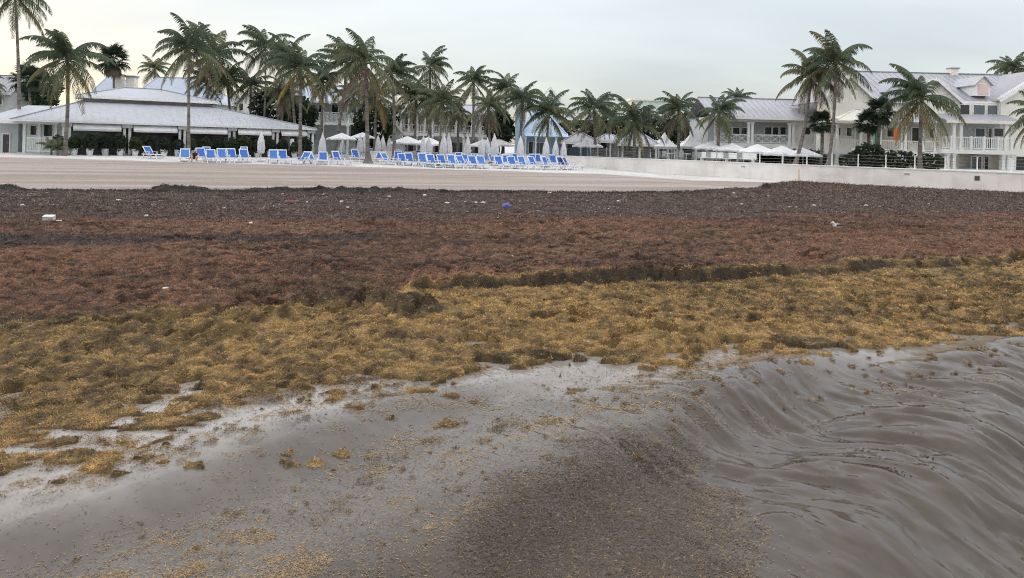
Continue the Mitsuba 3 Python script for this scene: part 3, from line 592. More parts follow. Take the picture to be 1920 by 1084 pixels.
# far pale house behind the middle palms
fh = thing('far_white_house', 'distant whitish house with red edged flat roof beyond the tents', 'house')
r = (18.90, 32.42, 4.23, 10.31); shell(fh, r[0], r[1], 118, 126, 1, r[3], 'pale_green_siding'); part(fh, 'roof', M().box(r[0] - .4, r[1] + .4, 117.5, 126.5, r[3], r[3] + .35), 'warm_white_paint')
for q_ in ((20.56, 21.66, 8.18, 9.36), (23.09, 24.19, 8.24, 9.42), (28.58, 29.68, 8.21, 9.39)): window(fh, q_, 118)
cot = thing('distant_cottage', 'small distant pinkish cottage with a white dormer between the palms', 'house')
r = (8.34, 15.58, 3.87, 7.17); shell(cot, r[0], r[1], 115, 122, 1, r[3], 'pink_paint'); gable_roof(cot, r[0], r[1], 115, 122, r[3], r[3] + .9, 'grey_metal_roof')
d = (13.35, 14.33, 6.05, 7.61); part(cot, 'dormer', M().fb(d, 114.4, 117), 'white_paint'); window(cot, (d[0] + .25, d[1] - .25, d[2] + .3, d[3] - .2), 114.4); gable_front_roof(cot, d[0], d[1], d[3], d[3] + .6, 114.4, 117, 'white_metal_roof', .15)

# ------------------------------------------------------------------ two storey wing right of the middle
wg = thing('two_storey_wing', 'two storey white wing with long grey metal roof and lattice railed porch', 'building')
y0, y1 = 72.0, 74.2; fl = (19.49, 31.03, 2.86, 3.58); ze = (26.73, 72, 6.19)[2]; zr = 8.25
shell(wg, fl[0], fl[1], y1, 82, 1.5, ze, 'grey_siding')
part(wg, 'deck', M().fb(fl, y0, y1), 'white_paint'); part(wg, 'porch_beam', M().fb((19.42, 30.96, 5.69, 6.21), y0, y0 + .3), 'warm_white_paint')
gable_roof(wg, fl[0], fl[1], y0, 82.4, ze + .08, zr, 'grey_metal_roof', .4, .55)
part(wg, 'projecting_room', M().fb((27.45, 29.41, 2.93, 5.83), 72.4, y1), 'white_paint')
window(wg, (28.15, 28.93, 4.59, 5.27), 72.4)
for px in (((19.71, 4.47)), ((22.85, 4.55)), ((23.21, 4.56)), ((26.82, 4.65)), ((27.18, 4.66)), ((29.34, 4.71)), ((29.7, 4.72)), ((30.68, 4.75))):
    column(wg, px[0], y0 + .14, fl[3], ze - .55, .22)
for q_ in ((21.31, 21.79, 4.44, 5.08), (21.95, 22.59, 4.46, 5.10), (22.80, 23.34, 4.48, 5.12), (25.14, 25.78, 4.54, 5.24), (25.93, 26.47, 4.55, 5.25), (26.67, 27.21, 4.57, 5.27), (30.82, 31.40, 4.62, 5.32)): window(wg, q_, y1)
for a, b in (((19.88, 3.96)[0], (22.66, 4.03)[0]), ((23.38, 4.05)[0], (26.68, 4.13)[0]), ((27.35, 4.15)[0], (29.2, 4.19)[0]), ((29.87, 4.21)[0], (30.59, 4.23)[0])): railing(wg, a, b, y0 + .1, fl[3], .88, cross=True)
for q_ in ((20.74, 22.34, 1.62, 2.42), (24.99, 26.59, 1.73, 2.53)): window(wg, q_, y1, 'white_paint', 'dark_glass', 2)
bg = thing('blue_gable', 'small sky blue gabled house end squeezed between the two right buildings', 'house')
r = (32.13, 33.51, 2.70, 7.28); shell(bg, r[0], r[1], 74.6, 80, 1.5, r[3], 'pale_blue_siding'); zr2 = r[3] + .95
gable_wall(bg, r[0], r[1], r[3] - .01, r[3], zr2, 74.602, 'pale_blue_siding'); gable_front_roof(bg, r[0], r[1], r[3], zr2, 74.6, 80, 'grey_metal_roof', .12)

# ------------------------------------------------------------------ big right house with dormers
rh = thing('dormer_house', 'large cream house with grey dormered roof and white balconies at right', 'house')
Yf, Yw = 66.0, 68.6; ze = (41.02, 68.4, 7.89)[2]; zr = 11.15
b = (31.01, 51.53, 1.03, 7.91); shell(rh, b[0], b[1], Yw, 82, 1.5, ze, 'cream_siding')
gable_roof(rh, b[0], b[1], Yw, 82, ze + .05, zr, 'grey_metal_roof', .3, .6)
for (g, xa) in (((28.02, 33.08, 0.80, 7.76), (30.4, 68, 10.04)[2]), ((36.19, 40.71, 0.99, 7.95), (38.29, 68, 9.9)[2]), ((44.46, 53.32, 1.25, 8.21), (48.73, 68, 11.08)[2])):
    gable_wall(rh, g[0], g[1], 1.5, g[3], xa, 67.9, 'cream_siding', .8); gable_front_roof(rh, g[0], g[1], g[3], xa, 67.9, 74.5, 'grey_metal_roof', .3)
for d in ((34.66, 35.94, 7.70, 8.88), (42.81, 44.15, 8.50, 9.68)):
    k = part(rh, 'dormer', M().fb(d, 69.0, 72.4), 'white_paint'); xm = (d[0] + d[1]) / 2
    part(k, 'gable', M().prism([(d[0], d[3] - .01), (d[1], d[3] - .01), (xm, d[3] + .6)], 69.002, 69.2), 'warm_white_paint')
    m = M(); a, bb, zz = d[0] - .25, d[1] + .25, d[3] - .22
    m.slab([(a, 73, zz), (a, 68.8, zz), (xm, 68.8, d[3] + .68), (xm, 73, d[3] + .68)], .08).slab([(bb, 68.8, zz), (bb, 73, zz), (xm, 73, d[3] + .68), (xm, 68.8, d[3] + .68)], .08)
    part(k, 'roof', m, 'white_metal_roof'); part(k, 'shutter', M().box(d[0] + .2, d[1] - .2, 68.93, 68.995, d[2] + .15, d[3] - .1), 'pale_green_siding' if d[0] < 36 else 'pink_paint')
c = (43.99, 44.69, 11.20, 11.62); k = part(rh, 'chimney', M().fb((c[0], c[1], zr - .3, c[3]), 74.9, 75.6), 'cream_siding'); part(k, 'cap', M().box(c[0] - .12, c[1] + .12, 74.8, 75.7, c[3], c[3] + .12), 'grey_metal_roof')
# third storey loggia
lg = (40.83, 44.55, 6.61, 7.83); part(rh, 'loggia', M().fb((lg[0], lg[1], lg[2] - .1, lg[3] + .1), 68.3, 68.59), 'warm_white_paint')
for q_, gl in (((40.97, 41.81, 6.68, 7.70), 'dark_glass'), ((42.20, 43.22, 6.71, 7.73), 'dim_glass'), ((43.47, 44.39, 6.74, 7.76), 'dim_glass')): window(rh, q_, 68.3, 'warm_white_paint', gl)
# right balcony
fl = (37.90, 44.60, 3.09, 3.47); part(rh, 'balcony', M().fb(fl, Yf - .3, 67.89), 'white_paint')
rf = (38.20, 44.90, 6.03, 6.45); k = part(rh, 'balcony_roof', M().slab([(rf[0], 65.6, rf[2]), (rf[1], 65.6, rf[2]), (rf[1], 67.88, rf[3] + .25), (rf[0], 67.88, rf[3] + .25)], .12), 'grey_metal_roof'); part(k, 'fascia', M().box(rf[0], rf[1], 65.5, 65.59, rf[2] - .25, rf[2] + .02), 'warm_white_paint')
for px in (((39.04, 4.87)), ((39.65, 4.89)), ((43.62, 4.99)), ((44.14, 5.0))): column(rh, px[0], Yf - .1, fl[3], rf[2] - .25, .24)
railing(rh, fl[0] + .1, fl[1] - .1, Yf - .2, fl[3], 1.1, posts=[(38.77, 4.02)[0], (40.52, 4.06)[0], (41.66, 4.09)[0], (42.93, 4.12)[0]])
for px in (((38.58, 2.5)), ((39.14, 2.51)), ((43.49, 2.62)), ((43.96, 2.63)), ((44.34, 2.64))): column(rh, px[0], Yf, 1.72, fl[2], .26)
part(rh, 'porch_wall', M().fb((40.70, 44.40, 3.48, 6.06), 67.85, 67.895), 'grey_siding')
for q_, gl in (((42.14, 42.96, 4.70, 5.42), 'dim_glass'), ((43.31, 43.61, 3.65, 5.45), 'dark_glass'), ((43.83, 44.81, 4.74, 5.46), 'dark_glass'), ((41.86, 42.74, 1.68, 2.84), 'dim_glass'), ((43.04, 43.38, 1.31, 2.87), 'dark_glass'), ((45.89, 46.87, 1.39, 2.95), 'dark_glass'), ((38.71, 39.35, 1.40, 2.66), 'dark_glass')): window(rh, q_, 67.84, 'white_paint', gl)
# long second floor gallery on the left
fl2 = (28.53, 38.23, 2.79, 3.17); part(rh, 'gallery', M().fb(fl2, 66.3, 67.89), 'white_paint')
for px in (((28.99, 4.15)), ((31.07, 4.2)), ((32.81, 4.25)), ((34.7, 4.29)), ((35.03, 4.3)), ((36.59, 4.34)), ((37.68, 4.37))):
    column(rh, px[0], 66.45, fl2[3], fl2[3] + 2.6, .2); column(rh, px[0], 66.46, 1.72, fl2[2], .24)
railing(rh, fl2[0] + .1, fl2[1] - .1, 66.4, fl2[3], .95, 'warm_white_paint')
pr = (28.89, 37.91, 5.78, 6.86); hip_roof(rh, pr[0], pr[0] + 3.0, 66.3, 69.5, fl2[3] + 2.62, pr[3], 'cream_siding', (pr[0] + 2.2, pr[0] + 2.9), .2, name='porch_roof', fascia='warm_white_paint')
part(rh, 'gallery_roof', M().slab([(pr[0] + 3.3, 66.1, fl2[3] + 2.62), (pr[1], 66.1, fl2[3] + 2.62), (pr[1], 67.88, fl2[3] + 3.3), (pr[0] + 3.3, 67.88, fl2[3] + 3.3)], .12), 'white_metal_roof')
for q_, gl in (((29.42, 29.86, 4.47, 5.19), 'dark_glass'), ((30.44, 30.88, 4.45, 5.17), 'dark_glass'), ((34.13, 34.71, 4.49, 5.27), 'dark_glass'), ((36.37, 36.95, 3.96, 5.32), 'dark_glass'), ((37.96, 38.50, 4.49, 5.27), 'dim_glass'), ((29.45, 30.13, 1.27, 2.43), 'dark_glass')): window(rh, q_, 67.84, 'white_paint', gl)
door(rh, (31.23, 31.67, 3.25, 5.15), 67.84, 'grey_siding')
part(rh, 'stair', M().slab([((30.3, 65.5, 3.05)[0], 65.2, 3.35), ((31.93, 65.5, 1.64)[0], 65.2, 1.9), ((31.93, 65.5, 1.64)[0], 66.2, 1.9), ((30.3, 65.5, 3.05)[0], 66.2, 3.35)], .25), 'white_paint')
for name, lab, r, tone in (('beach_towel', 'green beach towel hung over the gallery railing', (32.26, 32.68, 3.24, 4.90), (.03, .22, .14)), ('beach_towel', 'orange red beach towel hung over the gallery railing', (33.90, 34.46, 4.19, 5.23), (.55, .17, .08))):
    n_ = 'towel_%d' % len(labels); mat(n_, tone, .95)
    xs_ = np.linspace(r[0], r[1], 9); zs_ = np.linspace(r[2], r[3], 7)
    X, Z = np.meshgrid(xs_, zs_); Y_ = 66.27 - .03 * np.sin(X * 9) * (1 - (Z - r[2]) / (r[3] - r[2])) - .02
    mesh_, f_ = grid(xs_, zs_, lambda a, b_: Y_); tw = mesh_[:, [0, 2, 1]]
    tv = np.vstack([tw, tw + [0, .025, 0]]); ff = np.vstack([f_, f_[:, ::-1] + len(tw)])
    single(name, (tv, ff), n_, lab, 'towel', smooth=True)

# ------------------------------------------------------------------ vegetation
def leaf(name, rgb, trans=.35):
    mat(name, rgb, .6, two=False); scene[name] = {'type': 'principledthin', 'base_color': {'type': 'rgb', 'value': list(rgb)}, 'roughness': .55, 'diff_trans': trans * 2, 'spec_trans': 0.0}
leaf('palm_dark', (.108, .138, .095)); leaf('palm_green', (.135, .165, .105)); leaf('palm_olive', (.185, .19, .115)); leaf('palm_yellow', (.27, .215, .085)); leaf('palm_dead', (.20, .162, .122))
leaf('fan_green', (.045, .064, .045)); leaf('shrub_dark', (.055, .074, .048)); leaf('shrub_green', (.075, .098, .052))
def bark(p, n, uv):
    rings = noise(p.x * .7, p.y * .7, p.z * 9); g = fbm(p.x * 5, p.y * 5, p.z * 3, 3)
    return mix((.10, .088, .078), (.23, .205, .185), smoothstep(.25, .75, rings * .5 + g * .5))
mat('palm_bark', proc(bark), .9); mat('coconut', (.16, .12, .05), .6)

def frond(elev, droop, seed, n=44, spread=1.0):
    """a coconut frond of length 1 along +x: a curved rib with two rows of hanging leaflets"""
    r = np.random.default_rng(seed); u = np.linspace(0, 1, 13)
    e = np.radians(elev - droop * u ** 1.25); side = .10 * r.normal() * u ** 2
    step = np.stack([np.cos(e), side, np.sin(e)], 1) / 12; p = np.vstack([[0, 0, 0], np.cumsum(step[:-1], 0)])
    m = M().tube(p, np.interp(u, [0, .3, 1], [.016, .009, .002]), 4, cap=False)
    V, Fc, k = [], [], 0
    at = lambda w: np.array([np.interp(w, u, p[:, j]) for j in range(3)])
    for sgn in (-1, 1):
        for w in np.linspace(.13, .985, n):
            w = w + r.normal() * .006; b = at(min(w, 1)); ew = np.interp(w, u, e); t = np.array([np.cos(ew), 0, np.sin(ew)])
            L = .27 * (np.sin(np.pi * min(1, (w + .10) / 1.15) ** .8) * .85 + .15) * r.uniform(.8, 1.12)
            out = np.array([0, sgn, 0]); fw = .45 + .5 * w
            d = out * spread * r.uniform(.7, 1.0) + t * fw + np.array([0, 0, -1]) * r.uniform(.25, .6); d /= np.linalg.norm(d)
            d2 = d * .65 + np.array([0, 0, -1]) * r.uniform(.5, 1.0); d2 /= np.linalg.norm(d2)
            mid = b + d * L * .5; tip = mid + d2 * L * .5; wv = t * .0115 + np.array([0, 0, .004])
            V += [b - wv * .6, b + wv * .6, mid - wv, mid + wv, tip]; Fc += [[k, k + 1, k + 3], [k, k + 3, k + 2], [k + 2, k + 3, k + 4]]; k += 5
    return m.raw(V, Fc)
FR = {}
for name, el, dr_, sp in (('up', 82, 75, .8), ('high', 60, 95, .9), ('mid', 38, 100, 1.0), ('level', 14, 90, 1.0), ('low', -14, 62, .95), ('hang', -42, 42, .8), ('fallen', -68, 20, .6)):
    FR[name] = [shape(frond(el + 5 * q, dr_ + 8 * q, 100 + hash_ * 10 + q, spread=sp), 'palm_green') for hash_, q in ((len(FR), 0), (len(FR), 1))]
WINDS = [150, 130, 165, 60, 140, 40, 155, 120]
def palm(label, base, z0, crown, size, lean=(0, 0), nf=29, tone=0, dead=.25, wind=None, coconuts=False, seed=None, full=1.0, thick=1.0):
    """base (x, y) at height z0; crown (x, y, z); size = frond length in metres"""
    r = np.random.default_rng(seed or int(abs(base[0]) * 100 + crown[2] * 10)); k = thing('palm_tree', label, 'palm tree')
    b, c = np.array([base[0], base[1], z0 - .15]), np.array(crown, float)
    u = np.linspace(0, 1, 13)[:, None]; mid = (b + c) / 2 + np.array([lean[0], lean[1], 0])
    p = b * (1 - u) ** 2 + 2 * mid * u * (1 - u) + c * u ** 2
    rad = np.interp(u[:, 0], [0, .05, .12, 1], [.30, .21, .17, .105]) * thick * (.75 + .25 * min(1, size / 3.2)) * (1 + .05 * np.sin(np.arange(13) * 2.1))
    part(k, 'trunk', M().tube(p, rad, 9), 'palm_bark', smooth=50)
    part(k, 'crownshaft', M().tube([c - [0, 0, .5], c, c + [0, 0, .45]], [.12, .17, .05], 7), 'palm_olive', smooth=50)
    az = r.uniform(0, 360); wind = WINDS[len(labels) % 8] if wind is None and r.uniform() < .65 else wind; sway = r.uniform(.55, .85); stretch = r.uniform(.85, 1.1)
    seq = ['up'] * 3 + ['high'] * 5 + ['mid'] * 6 + ['level'] * 5 + ['low'] * 6 + ['hang'] * 6 + (['fallen'] * 2 if dead > .2 else [])
    n = len(seq); nf = max(9, int(round(nf * full))); pick = [seq[int(i * n / nf)] for i in range(nf)]
    for i, cls in enumerate(pick):
        a = az + i * 137.5 + r.normal() * 12
        if wind is not None and cls in ('up', 'high', 'mid'):                      # blown crowns lean to one side
            d = (a - wind + 180) % 360 - 180; a = wind + d * sway
        t = r.uniform()
        if cls == 'fallen': col = 'palm_dead' if t < .75 else 'palm_yellow'
        elif cls == 'hang': col = 'palm_dead' if t < dead else 'palm_yellow' if t < dead * 1.15 else 'palm_olive'
        elif cls == 'low': col = 'palm_olive' if t < .5 + dead * .4 else 'palm_green'
        else: col = ('palm_dark', 'palm_green', 'palm_olive')[int(np.clip(tone + r.choice([0, 0, 1, 1, 2], p=[.3, .25, .2, .15, .1]), 0, 2))]
        L = size * stretch * r.uniform(.78, 1.14) * (.95 if cls == 'up' else 1.12 if cls in ('low', 'hang') else 1)
        o = c + r.normal(0, .05, 3) - [0, 0, .25 if cls in ('hang', 'fallen') else 0]
        part(k, 'frond', FR[cls][i % 2], col, T().translate(o.tolist()).rotate([0, 0, 1], a).rotate([1, 0, 0], r.normal() * 9).scale(L))
    if coconuts:
        m = M()
        for q in range(7):
            a = r.uniform(0, 6.28); s_ = trimesh.creation.icosphere(1, .14); s_.apply_translation(c + [.27 * math.cos(a), .27 * math.sin(a), -.45 - r.uniform(0, .3)]); m.raw(s_.vertices, s_.faces)
        part(k, 'coconut_cluster', m, 'coconut', smooth=True)
    return k
def fan_leaf(seed):
    r = np.random.default_rng(seed); m = M().tube([(0, 0, 0), (.28, 0, .05), (.5, 0, .03)], .009, 4, cap=False); V, Fc, k = [], [], 0; c = np.array([.5, 0, .03])
    for a in np.linspace(-2.2, 2.2, 24):
        L = .5 * (1 - .12 * abs(a)) * r.uniform(.85, 1.1); d = np.array([math.cos(a), math.sin(a), r.normal() * .05]); n_ = np.array([-d[1], d[0], 0]) * .036
        tip = c + d * L + [0, 0, -.16 * L / .5]; mid = c + d * L * .6
        V += [c, mid - n_, mid + n_, tip]; Fc += [[k, k + 1, k + 2], [k + 1, k + 3, k + 2]]; k += 4
    return m.raw(V, Fc)
FAN = [shape(fan_leaf(q), 'fan_green') for q in range(3)]
def fan_palm(label, base, z0, crown, size, n=30, skirt=False, col='fan_green'):
    r = np.random.default_rng(int(abs(crown[0]) * 50)); k = thing('fan_palm', label, 'palm tree'); c = np.array(crown, float); b = np.array([base[0], base[1], z0 - .1])
    u = np.linspace(0, 1, 8)[:, None]; p = b * (1 - u) + c * u + np.sin(u * 3.1) * [.12, .05, 0]
    part(k, 'trunk', M().tube(p, np.linspace(.17, .13, 8), 8), 'palm_bark', smooth=50)
    for i in range(n):
        el = 82 - 125 * (i / n) ** .9; a = i * 137.5 + r.normal() * 10
        part(k, 'fan_leaf', FAN[i % 3], col, T().translate((c + r.normal(0, .04, 3)).tolist()).rotate([0, 0, 1], a).rotate([0, 1, 0], -el).scale(size * r.uniform(.85, 1.1)))
    if skirt:
        for i in range(12): part(k, 'dead_leaf', FAN[i % 3], 'palm_dead', T().translate((c - [0, 0, .2]).tolist()).rotate([0, 0, 1], i * 137.5).rotate([0, 1, 0], 55 + 15 * r.uniform()).scale(size * .9))
def foliage(c, rad, n, size, seed, lump=.35):
    """a crown of many small leaf clusters filling an uneven rounded volume"""
    r = np.random.default_rng(seed); c, rad = np.asarray(c, float), np.asarray(rad, float)
    d = r.normal(0, 1, (n, 3)); d /= np.linalg.norm(d, axis=1, keepdims=True)
    q = 1 - lump + lump * 2 * meshkit.fbm(d * 2.1 + seed * 3.7, 3, seed); rr = r.uniform(.35, 1, n) ** .45
    p = c + d * rad * (q * rr)[:, None]
    t, s = r.normal(0, 1, (n, 3)), r.normal(0, 1, (n, 3)); t[:, 2] *= .6; t /= np.linalg.norm(t, axis=1, keepdims=True); s = np.cross(t, s); s /= np.linalg.norm(s, axis=1, keepdims=True) + 1e-9
    L = size * r.uniform(.6, 1.4, (n, 1)); V = np.stack([p - t * L, p + s * L * .45, p + t * L, p - s * L * .45], 1).reshape(-1, 3); i = np.arange(n)[:, None] * 4
    return V, np.vstack([i + [0, 1, 2], i + [0, 2, 3]])
def shrub(name, label, cat, c, rad, n, size, col, group=None, stem=True, z0=None):
    k = thing(name, label, cat, group); part(k, 'foliage', foliage(c, rad, n, size, len(labels)), col)
    if stem:
        z0 = c[2] - rad[2] if z0 is None else z0; m = M()
        for q in range(3): m.tube([(c[0], c[1], z0 - .1), (c[0] + (q - 1) * rad[0] * .25, c[1], (z0 + c[2]) / 2), (c[0] + (q - 1) * rad[0] * .45, c[1], c[2] + .2)], [.07, .05, .02], 5)
        part(k, 'stem', m, 'palm_bark')
    return k

G1 = 1.0
PALMS = [
 # label, base px, crown, size px, options
 ('tallest palm at the left edge, its crown cut off by the picture top', (-46.93, 71, 1.06), (-47.71, 71, 16.09), 4.6, dict(lean=(.3, 0), dead=.1)),
 ('big drooping palm in front of the restaurant annex', (-37.8, 63, 0.93), (-37.73, 63, 9.14), 4.7, dict(lean=(.25, 0), dead=.5, coconuts=True, tone=0, seed=4)),
 ('tall thin palm with windswept crown before the restaurant middle', (-27.74, 64, 1.71), (-27.96, 64, 10.6), 3.7, dict(wind=150, dead=.45, seed=8, thick=.85)),
 ('tall palm leaning behind the windswept one', (-35.05, 84, 4.71), (-33.85, 84, 12.08), 4.4, dict(lean=(-.4, 0), seed=9)),
 ('lower dark palm in the clump right of the windswept palm, nearest it', (-34.9, 86, 4.78), (-35.38, 86, 9.32), 3.4, dict(seed=10, dead=.1)),
 ('lower dark palm in the clump right of the windswept palm, farthest from it', (-32.93, 87, 4.48), (-33.55, 87, 9.57), 3.5, dict(lean=(.5, 0), seed=12)),
 ('yellow green palm tip peeking over the blue roof', (-51.73, 108, 5.88), (-52.05, 108, 12.45), 2.9, dict(tone=1, seed=13)),
 ('slim tall palm standing clear against the sky right of the restaurant ridge', (-28.98, 86, 4.68), (-28.77, 86, 13.43), 3.7, dict(lean=(.5, 0), seed=14, wind=140, thick=.8)),
 ('short palm in front of the cream house', (-31.61, 90, 4.4), (-31.73, 90, 9.23), 3.3, dict(seed=15)),
 ('dense palm behind the front palm of the restaurant corner', (-23.51, 82, 4.11), (-24.82, 82, 11.72), 4.2, dict(seed=16, wind=150)),
 ('front palm at the restaurant corner with upright tip fronds', (-18.73, 66, 1.82), (-18.87, 66, 9.19), 3.5, dict(seed=17, dead=.4)),
 ('yellowish low palm with thick trunk behind the restaurant roof end', (-25.76, 83, 4.2), (-25.68, 83, 7.89), 3.3, dict(tone=1, dead=.6, seed=18)),
 ('drooping palm before the balcony house gable', (-20.5, 80, 2.89), (-20.43, 80, 9.08), 3.4, dict(seed=19, dead=.5)),
 ('slanting palm crossing the balcony house', (-18.75, 78, 2.2), (-17.51, 78, 11.0), 3.9, dict(lean=(.4, 0), seed=20, dead=.5)),
 ('dark palm hanging behind the slanting palm', (-18.16, 88, 3.43), (-18.91, 88, 8.39), 3.2, dict(seed=21)),
 ('broad palm with flared foot standing alone on the pale sand', (-12.42, 64.5, 0.89), (-12.82, 64.5, 9.65), 3.7, dict(seed=22, dead=.75, tone=1, thick=1.1, coconuts=True)),
 ('palm just right of the broad flared palm, bare trunk to the hut', (-11.09, 70, 1.37), (-11.48, 70, 9.28), 3.5, dict(lean=(.35, 0), seed=23, dead=.6)),
 ('lower brownish palm between the flared palm and its right neighbour', (-14.2, 77, 2.04), (-14.12, 77, 7.66), 3.4, dict(seed=24, dead=.8, tone=1)),
 ('high palm standing clear above the porch house gable', (-8.93, 82, 3.19), (-9.25, 82, 11.22), 3.5, dict(seed=25, wind=60)),
 ('low palm left of the porch house middle', (-10.3, 79, 3.14), (-10.3, 79, 7.78), 3.2, dict(seed=26)),
 ('leaning palm in front of the porch house, trunk slanting left', (-9.32, 78, 2.71), (-8.37, 78, 7.2), 3.0, dict(lean=(.3, 0), seed=27)),
 ('low palm with slim dark trunk among the blue loungers', (-6.28, 64, 1.24), (-6.04, 64, 6.47), 2.7, dict(seed=28, thick=.65)),
 ('palm with two tone crown above the porch house right half', (-4.01, 78, 2.73), (-4.18, 78, 9.43), 3.1, dict(seed=29)),
 ('dark palm hidden between the porch house palms', (-6.07, 83, 3.26), (-6.03, 83, 6.47), 2.6, dict(seed=30)),
 ('low palm with brown hanging skirt before the porch house end', (-2.11, 74, 2.79), (-2.42, 74, 6.6), 2.7, dict(tone=1, dead=.9, seed=31)),
 ('round crowned palm above the blue tower, left', (-1.07, 82, 3.38), (-0.74, 82, 9.03), 2.9, dict(seed=32)),
 ('drooping palm right in front of the blue tower', (0.77, 75, 2.32), (0.96, 75, 7.37), 2.9, dict(seed=33, dead=.6)),
 ('wide palm before the blue house roof', (3.4, 75, 2.28), (3.63, 75, 6.15), 3.1, dict(seed=34)),
 ('open palm standing alone right of the blue house', (8.68, 77, 2.06), (8.39, 77, 6.85), 3.0, dict(seed=35, wind=70)),
 ('small palm behind the grey tents, half hidden', (11.61, 88, 2.28), (11.64, 88, 6.38), 2.5, dict(seed=36)),
 ('lowest broad palm leaning over the white tents', (11.83, 72, 2.01), (11.8, 72, 5.41), 3.4, dict(seed=37, dead=.5)),
 ('palm between two white tent peaks', (16.33, 73, 2.21), (16.27, 73, 6.7), 2.9, dict(seed=38, dead=.7)),
 ('palm before the left end of the two storey wing', (19.37, 70, 2.23), (19.36, 70, 6.44), 3.0, dict(seed=39, dead=.4)),
 ('palm top rising behind the left end of the two storey wing roof', (26.12, 86, 2.67), (25.97, 86, 8.64), 2.6, dict(seed=40)),
 ('slanting palm with orange brown lower fronds before the two storey wing', (23.92, 63, 2.65), (25.1, 63, 9.36), 2.9, dict(lean=(.5, 0), seed=41, tone=1, dead=.9)),
 ('tall palm before the blue gable with a coconut cluster', (25.88, 61, 1.94), (26.33, 61, 10.25), 3.3, dict(lean=(.35, 0), seed=42, coconuts=True, thick=.85)),
 ('big palm with a hanging yellow frond before the dormer house', (31.53, 57.5, 1.77), (31.55, 57.5, 7.29), 3.3, dict(lean=(-.1, 0), seed=43, dead=.5)),
 ('palm top showing over the dormer house ridge at the right', (61.61, 92, 5.13), (61.6, 92, 13.5), 3.0, dict(seed=44)),
 ('palm reaching in over the right picture edge', (43.09, 60, 1.46), (42.36, 60, 6.42), 2.6, dict(seed=45)),
 ('palm frond tips reaching in at the left picture edge', (-65.45, 92, 1.82), (-65.36, 92, 8.55), 3.2, dict(seed=46)),
]
for lab, b, c, size, o in PALMS:
    z0 = 1.72 if (b[0] > 7 and b[1] > 60) or b[0] > 24 else float(sand_z(np.array(b[0]), np.array(b[1])))
    palm(lab, b[:2], z0, c, size, **o)
b_ = PALMS[15][1]; part('palm_tree_015', 'root_flare', trimesh.creation.revolve([(0, -.1), (.62, -.1), (.42, .12), (.28, .45), (.2, .9), (0, .9)], sections=12), 'palm_bark', place(b_[0], b_[1], float(sand_z(np.array(b_[0]), np.array(b_[1])))), 40)
part('palm_tree_036', 'frond', FR['fallen'][0], 'palm_yellow', T().translate([(31.37, 57, 7.09)[0], 57.2, (31.37, 57, 7.09)[2]]).rotate([0, 0, 1], -80).scale(3.0), label='yellow frond hanging straight down the trunk')
fan_palm('dark fan palm with a dead brown skirt beside the yellow chimneys', (-50.9, 95, 6.42)[:2], 1.0, (-51.11, 95, 12.27), 2.5, skirt=True)
fan_palm('dark blue green fan palm behind the big drooping palm', (-56.99, 88, 4.03)[:2], 1.0, (-57.24, 88, 8.94), 2.4)
fan_palm('small dark fan palm before the two storey wing right end', (26.92, 65, 2.42)[:2], 1.72, (26.98, 65, 5.4), 1.5)
fan_palm('large dark fan palm before the dormer house gallery, upper', (30.69, 63, 2.55)[:2], 1.72, (31.04, 63, 6.35), 1.6)
fan_palm('large dark fan palm before the dormer house gallery, lower', (30.53, 64, 2.53)[:2], 1.72, (30.55, 64, 5.37), 1.5)
fan_palm('dark fan palm at the foot of the blue tower', (-0.99, 79, 2.07)[:2], 1.0, (-1.04, 79, 3.71), 1.6)

# trees, hedges and shrubs behind
for lab, px, rad, n, size, col in (
 ('dark rounded tree behind the restaurant roof end', (-28.44, 90, 6.22), (2.9, 2, 3.2), 2600, .30, 'shrub_dark'),
 ('dark bush left of the balcony house', (-25.55, 89, 5.36), (2.2, 1.8, 2.6), 1800, .28, 'shrub_dark'),
 ('dark tree filling the gap between balcony house and hut', (-16.05, 86, 4.63), (2.3, 2, 3.2), 2400, .28, 'shrub_dark'),
 ('dark tree top above the pale green hut', (-14.59, 93, 5.77), (1.9, 1.5, 1.6), 1200, .26, 'shrub_dark'),
 ('dark bush at the right end of the porch house', (-1.37, 84, 4.71), (1.7, 1.5, 2.0), 1600, .26, 'shrub_dark'),
 ('dark tree beside the yellow chimneys', (-61.89, 98, 8.4), (2.2, 2, 2.6), 1600, .3, 'shrub_dark')):
    shrub('tree', lab, 'tree', px, rad, n, size, col, z0=1.0)
for i, (lab, px, w, h, col) in enumerate((
 ('clipped dark green hedge right of the blue house', (8.34, 90, 4.43), 4.4, 1.6, 'shrub_green'), ('dark hedge behind the grey tents', (12.85, 90, 4.42), 4.2, 1.9, 'shrub_dark'),
 ('dark hedge behind the white tents', (17.23, 90, 4.66), 4.6, 2.0, 'shrub_dark'), ('dark hedge left of the two storey wing', (21.5, 88, 5.11), 4.2, 2.1, 'shrub_dark'),
 ('low dark hedge under the left half of the wing porch', (21.76, 69, 2.36), 3.2, .75, 'shrub_dark'), ('low dark hedge under the right half of the wing porch', (25.09, 68, 2.41), 3.4, .7, 'shrub_dark'), ('low clipped hedge behind the white bench on the wall', (26.48, 66, 2.34), 1.6, .7, 'shrub_dark'),
 ('rounded dark bush below the fan palms', (30.08, 62.5, 2.72), 1.3, 1.15, 'shrub_dark'), ('rounded dark bush under the gallery stair', (28.98, 63, 2.33), .9, .8, 'shrub_dark'),
 ('dark rounded bush left of the yellow frond palm', (31.81, 61, 2.44), 1.5, .8, 'shrub_dark'), ('dark bush right of the yellow frond palm', (34.17, 61, 2.33), .9, .8, 'shrub_dark'))):
    shrub('hedge' if 'hedge' in lab else 'bush', lab, 'hedge' if 'hedge' in lab else 'bush', px, (w, 1.0, h), int(w * h * 420), .2, col, z0=max(.9, px[2] - h))
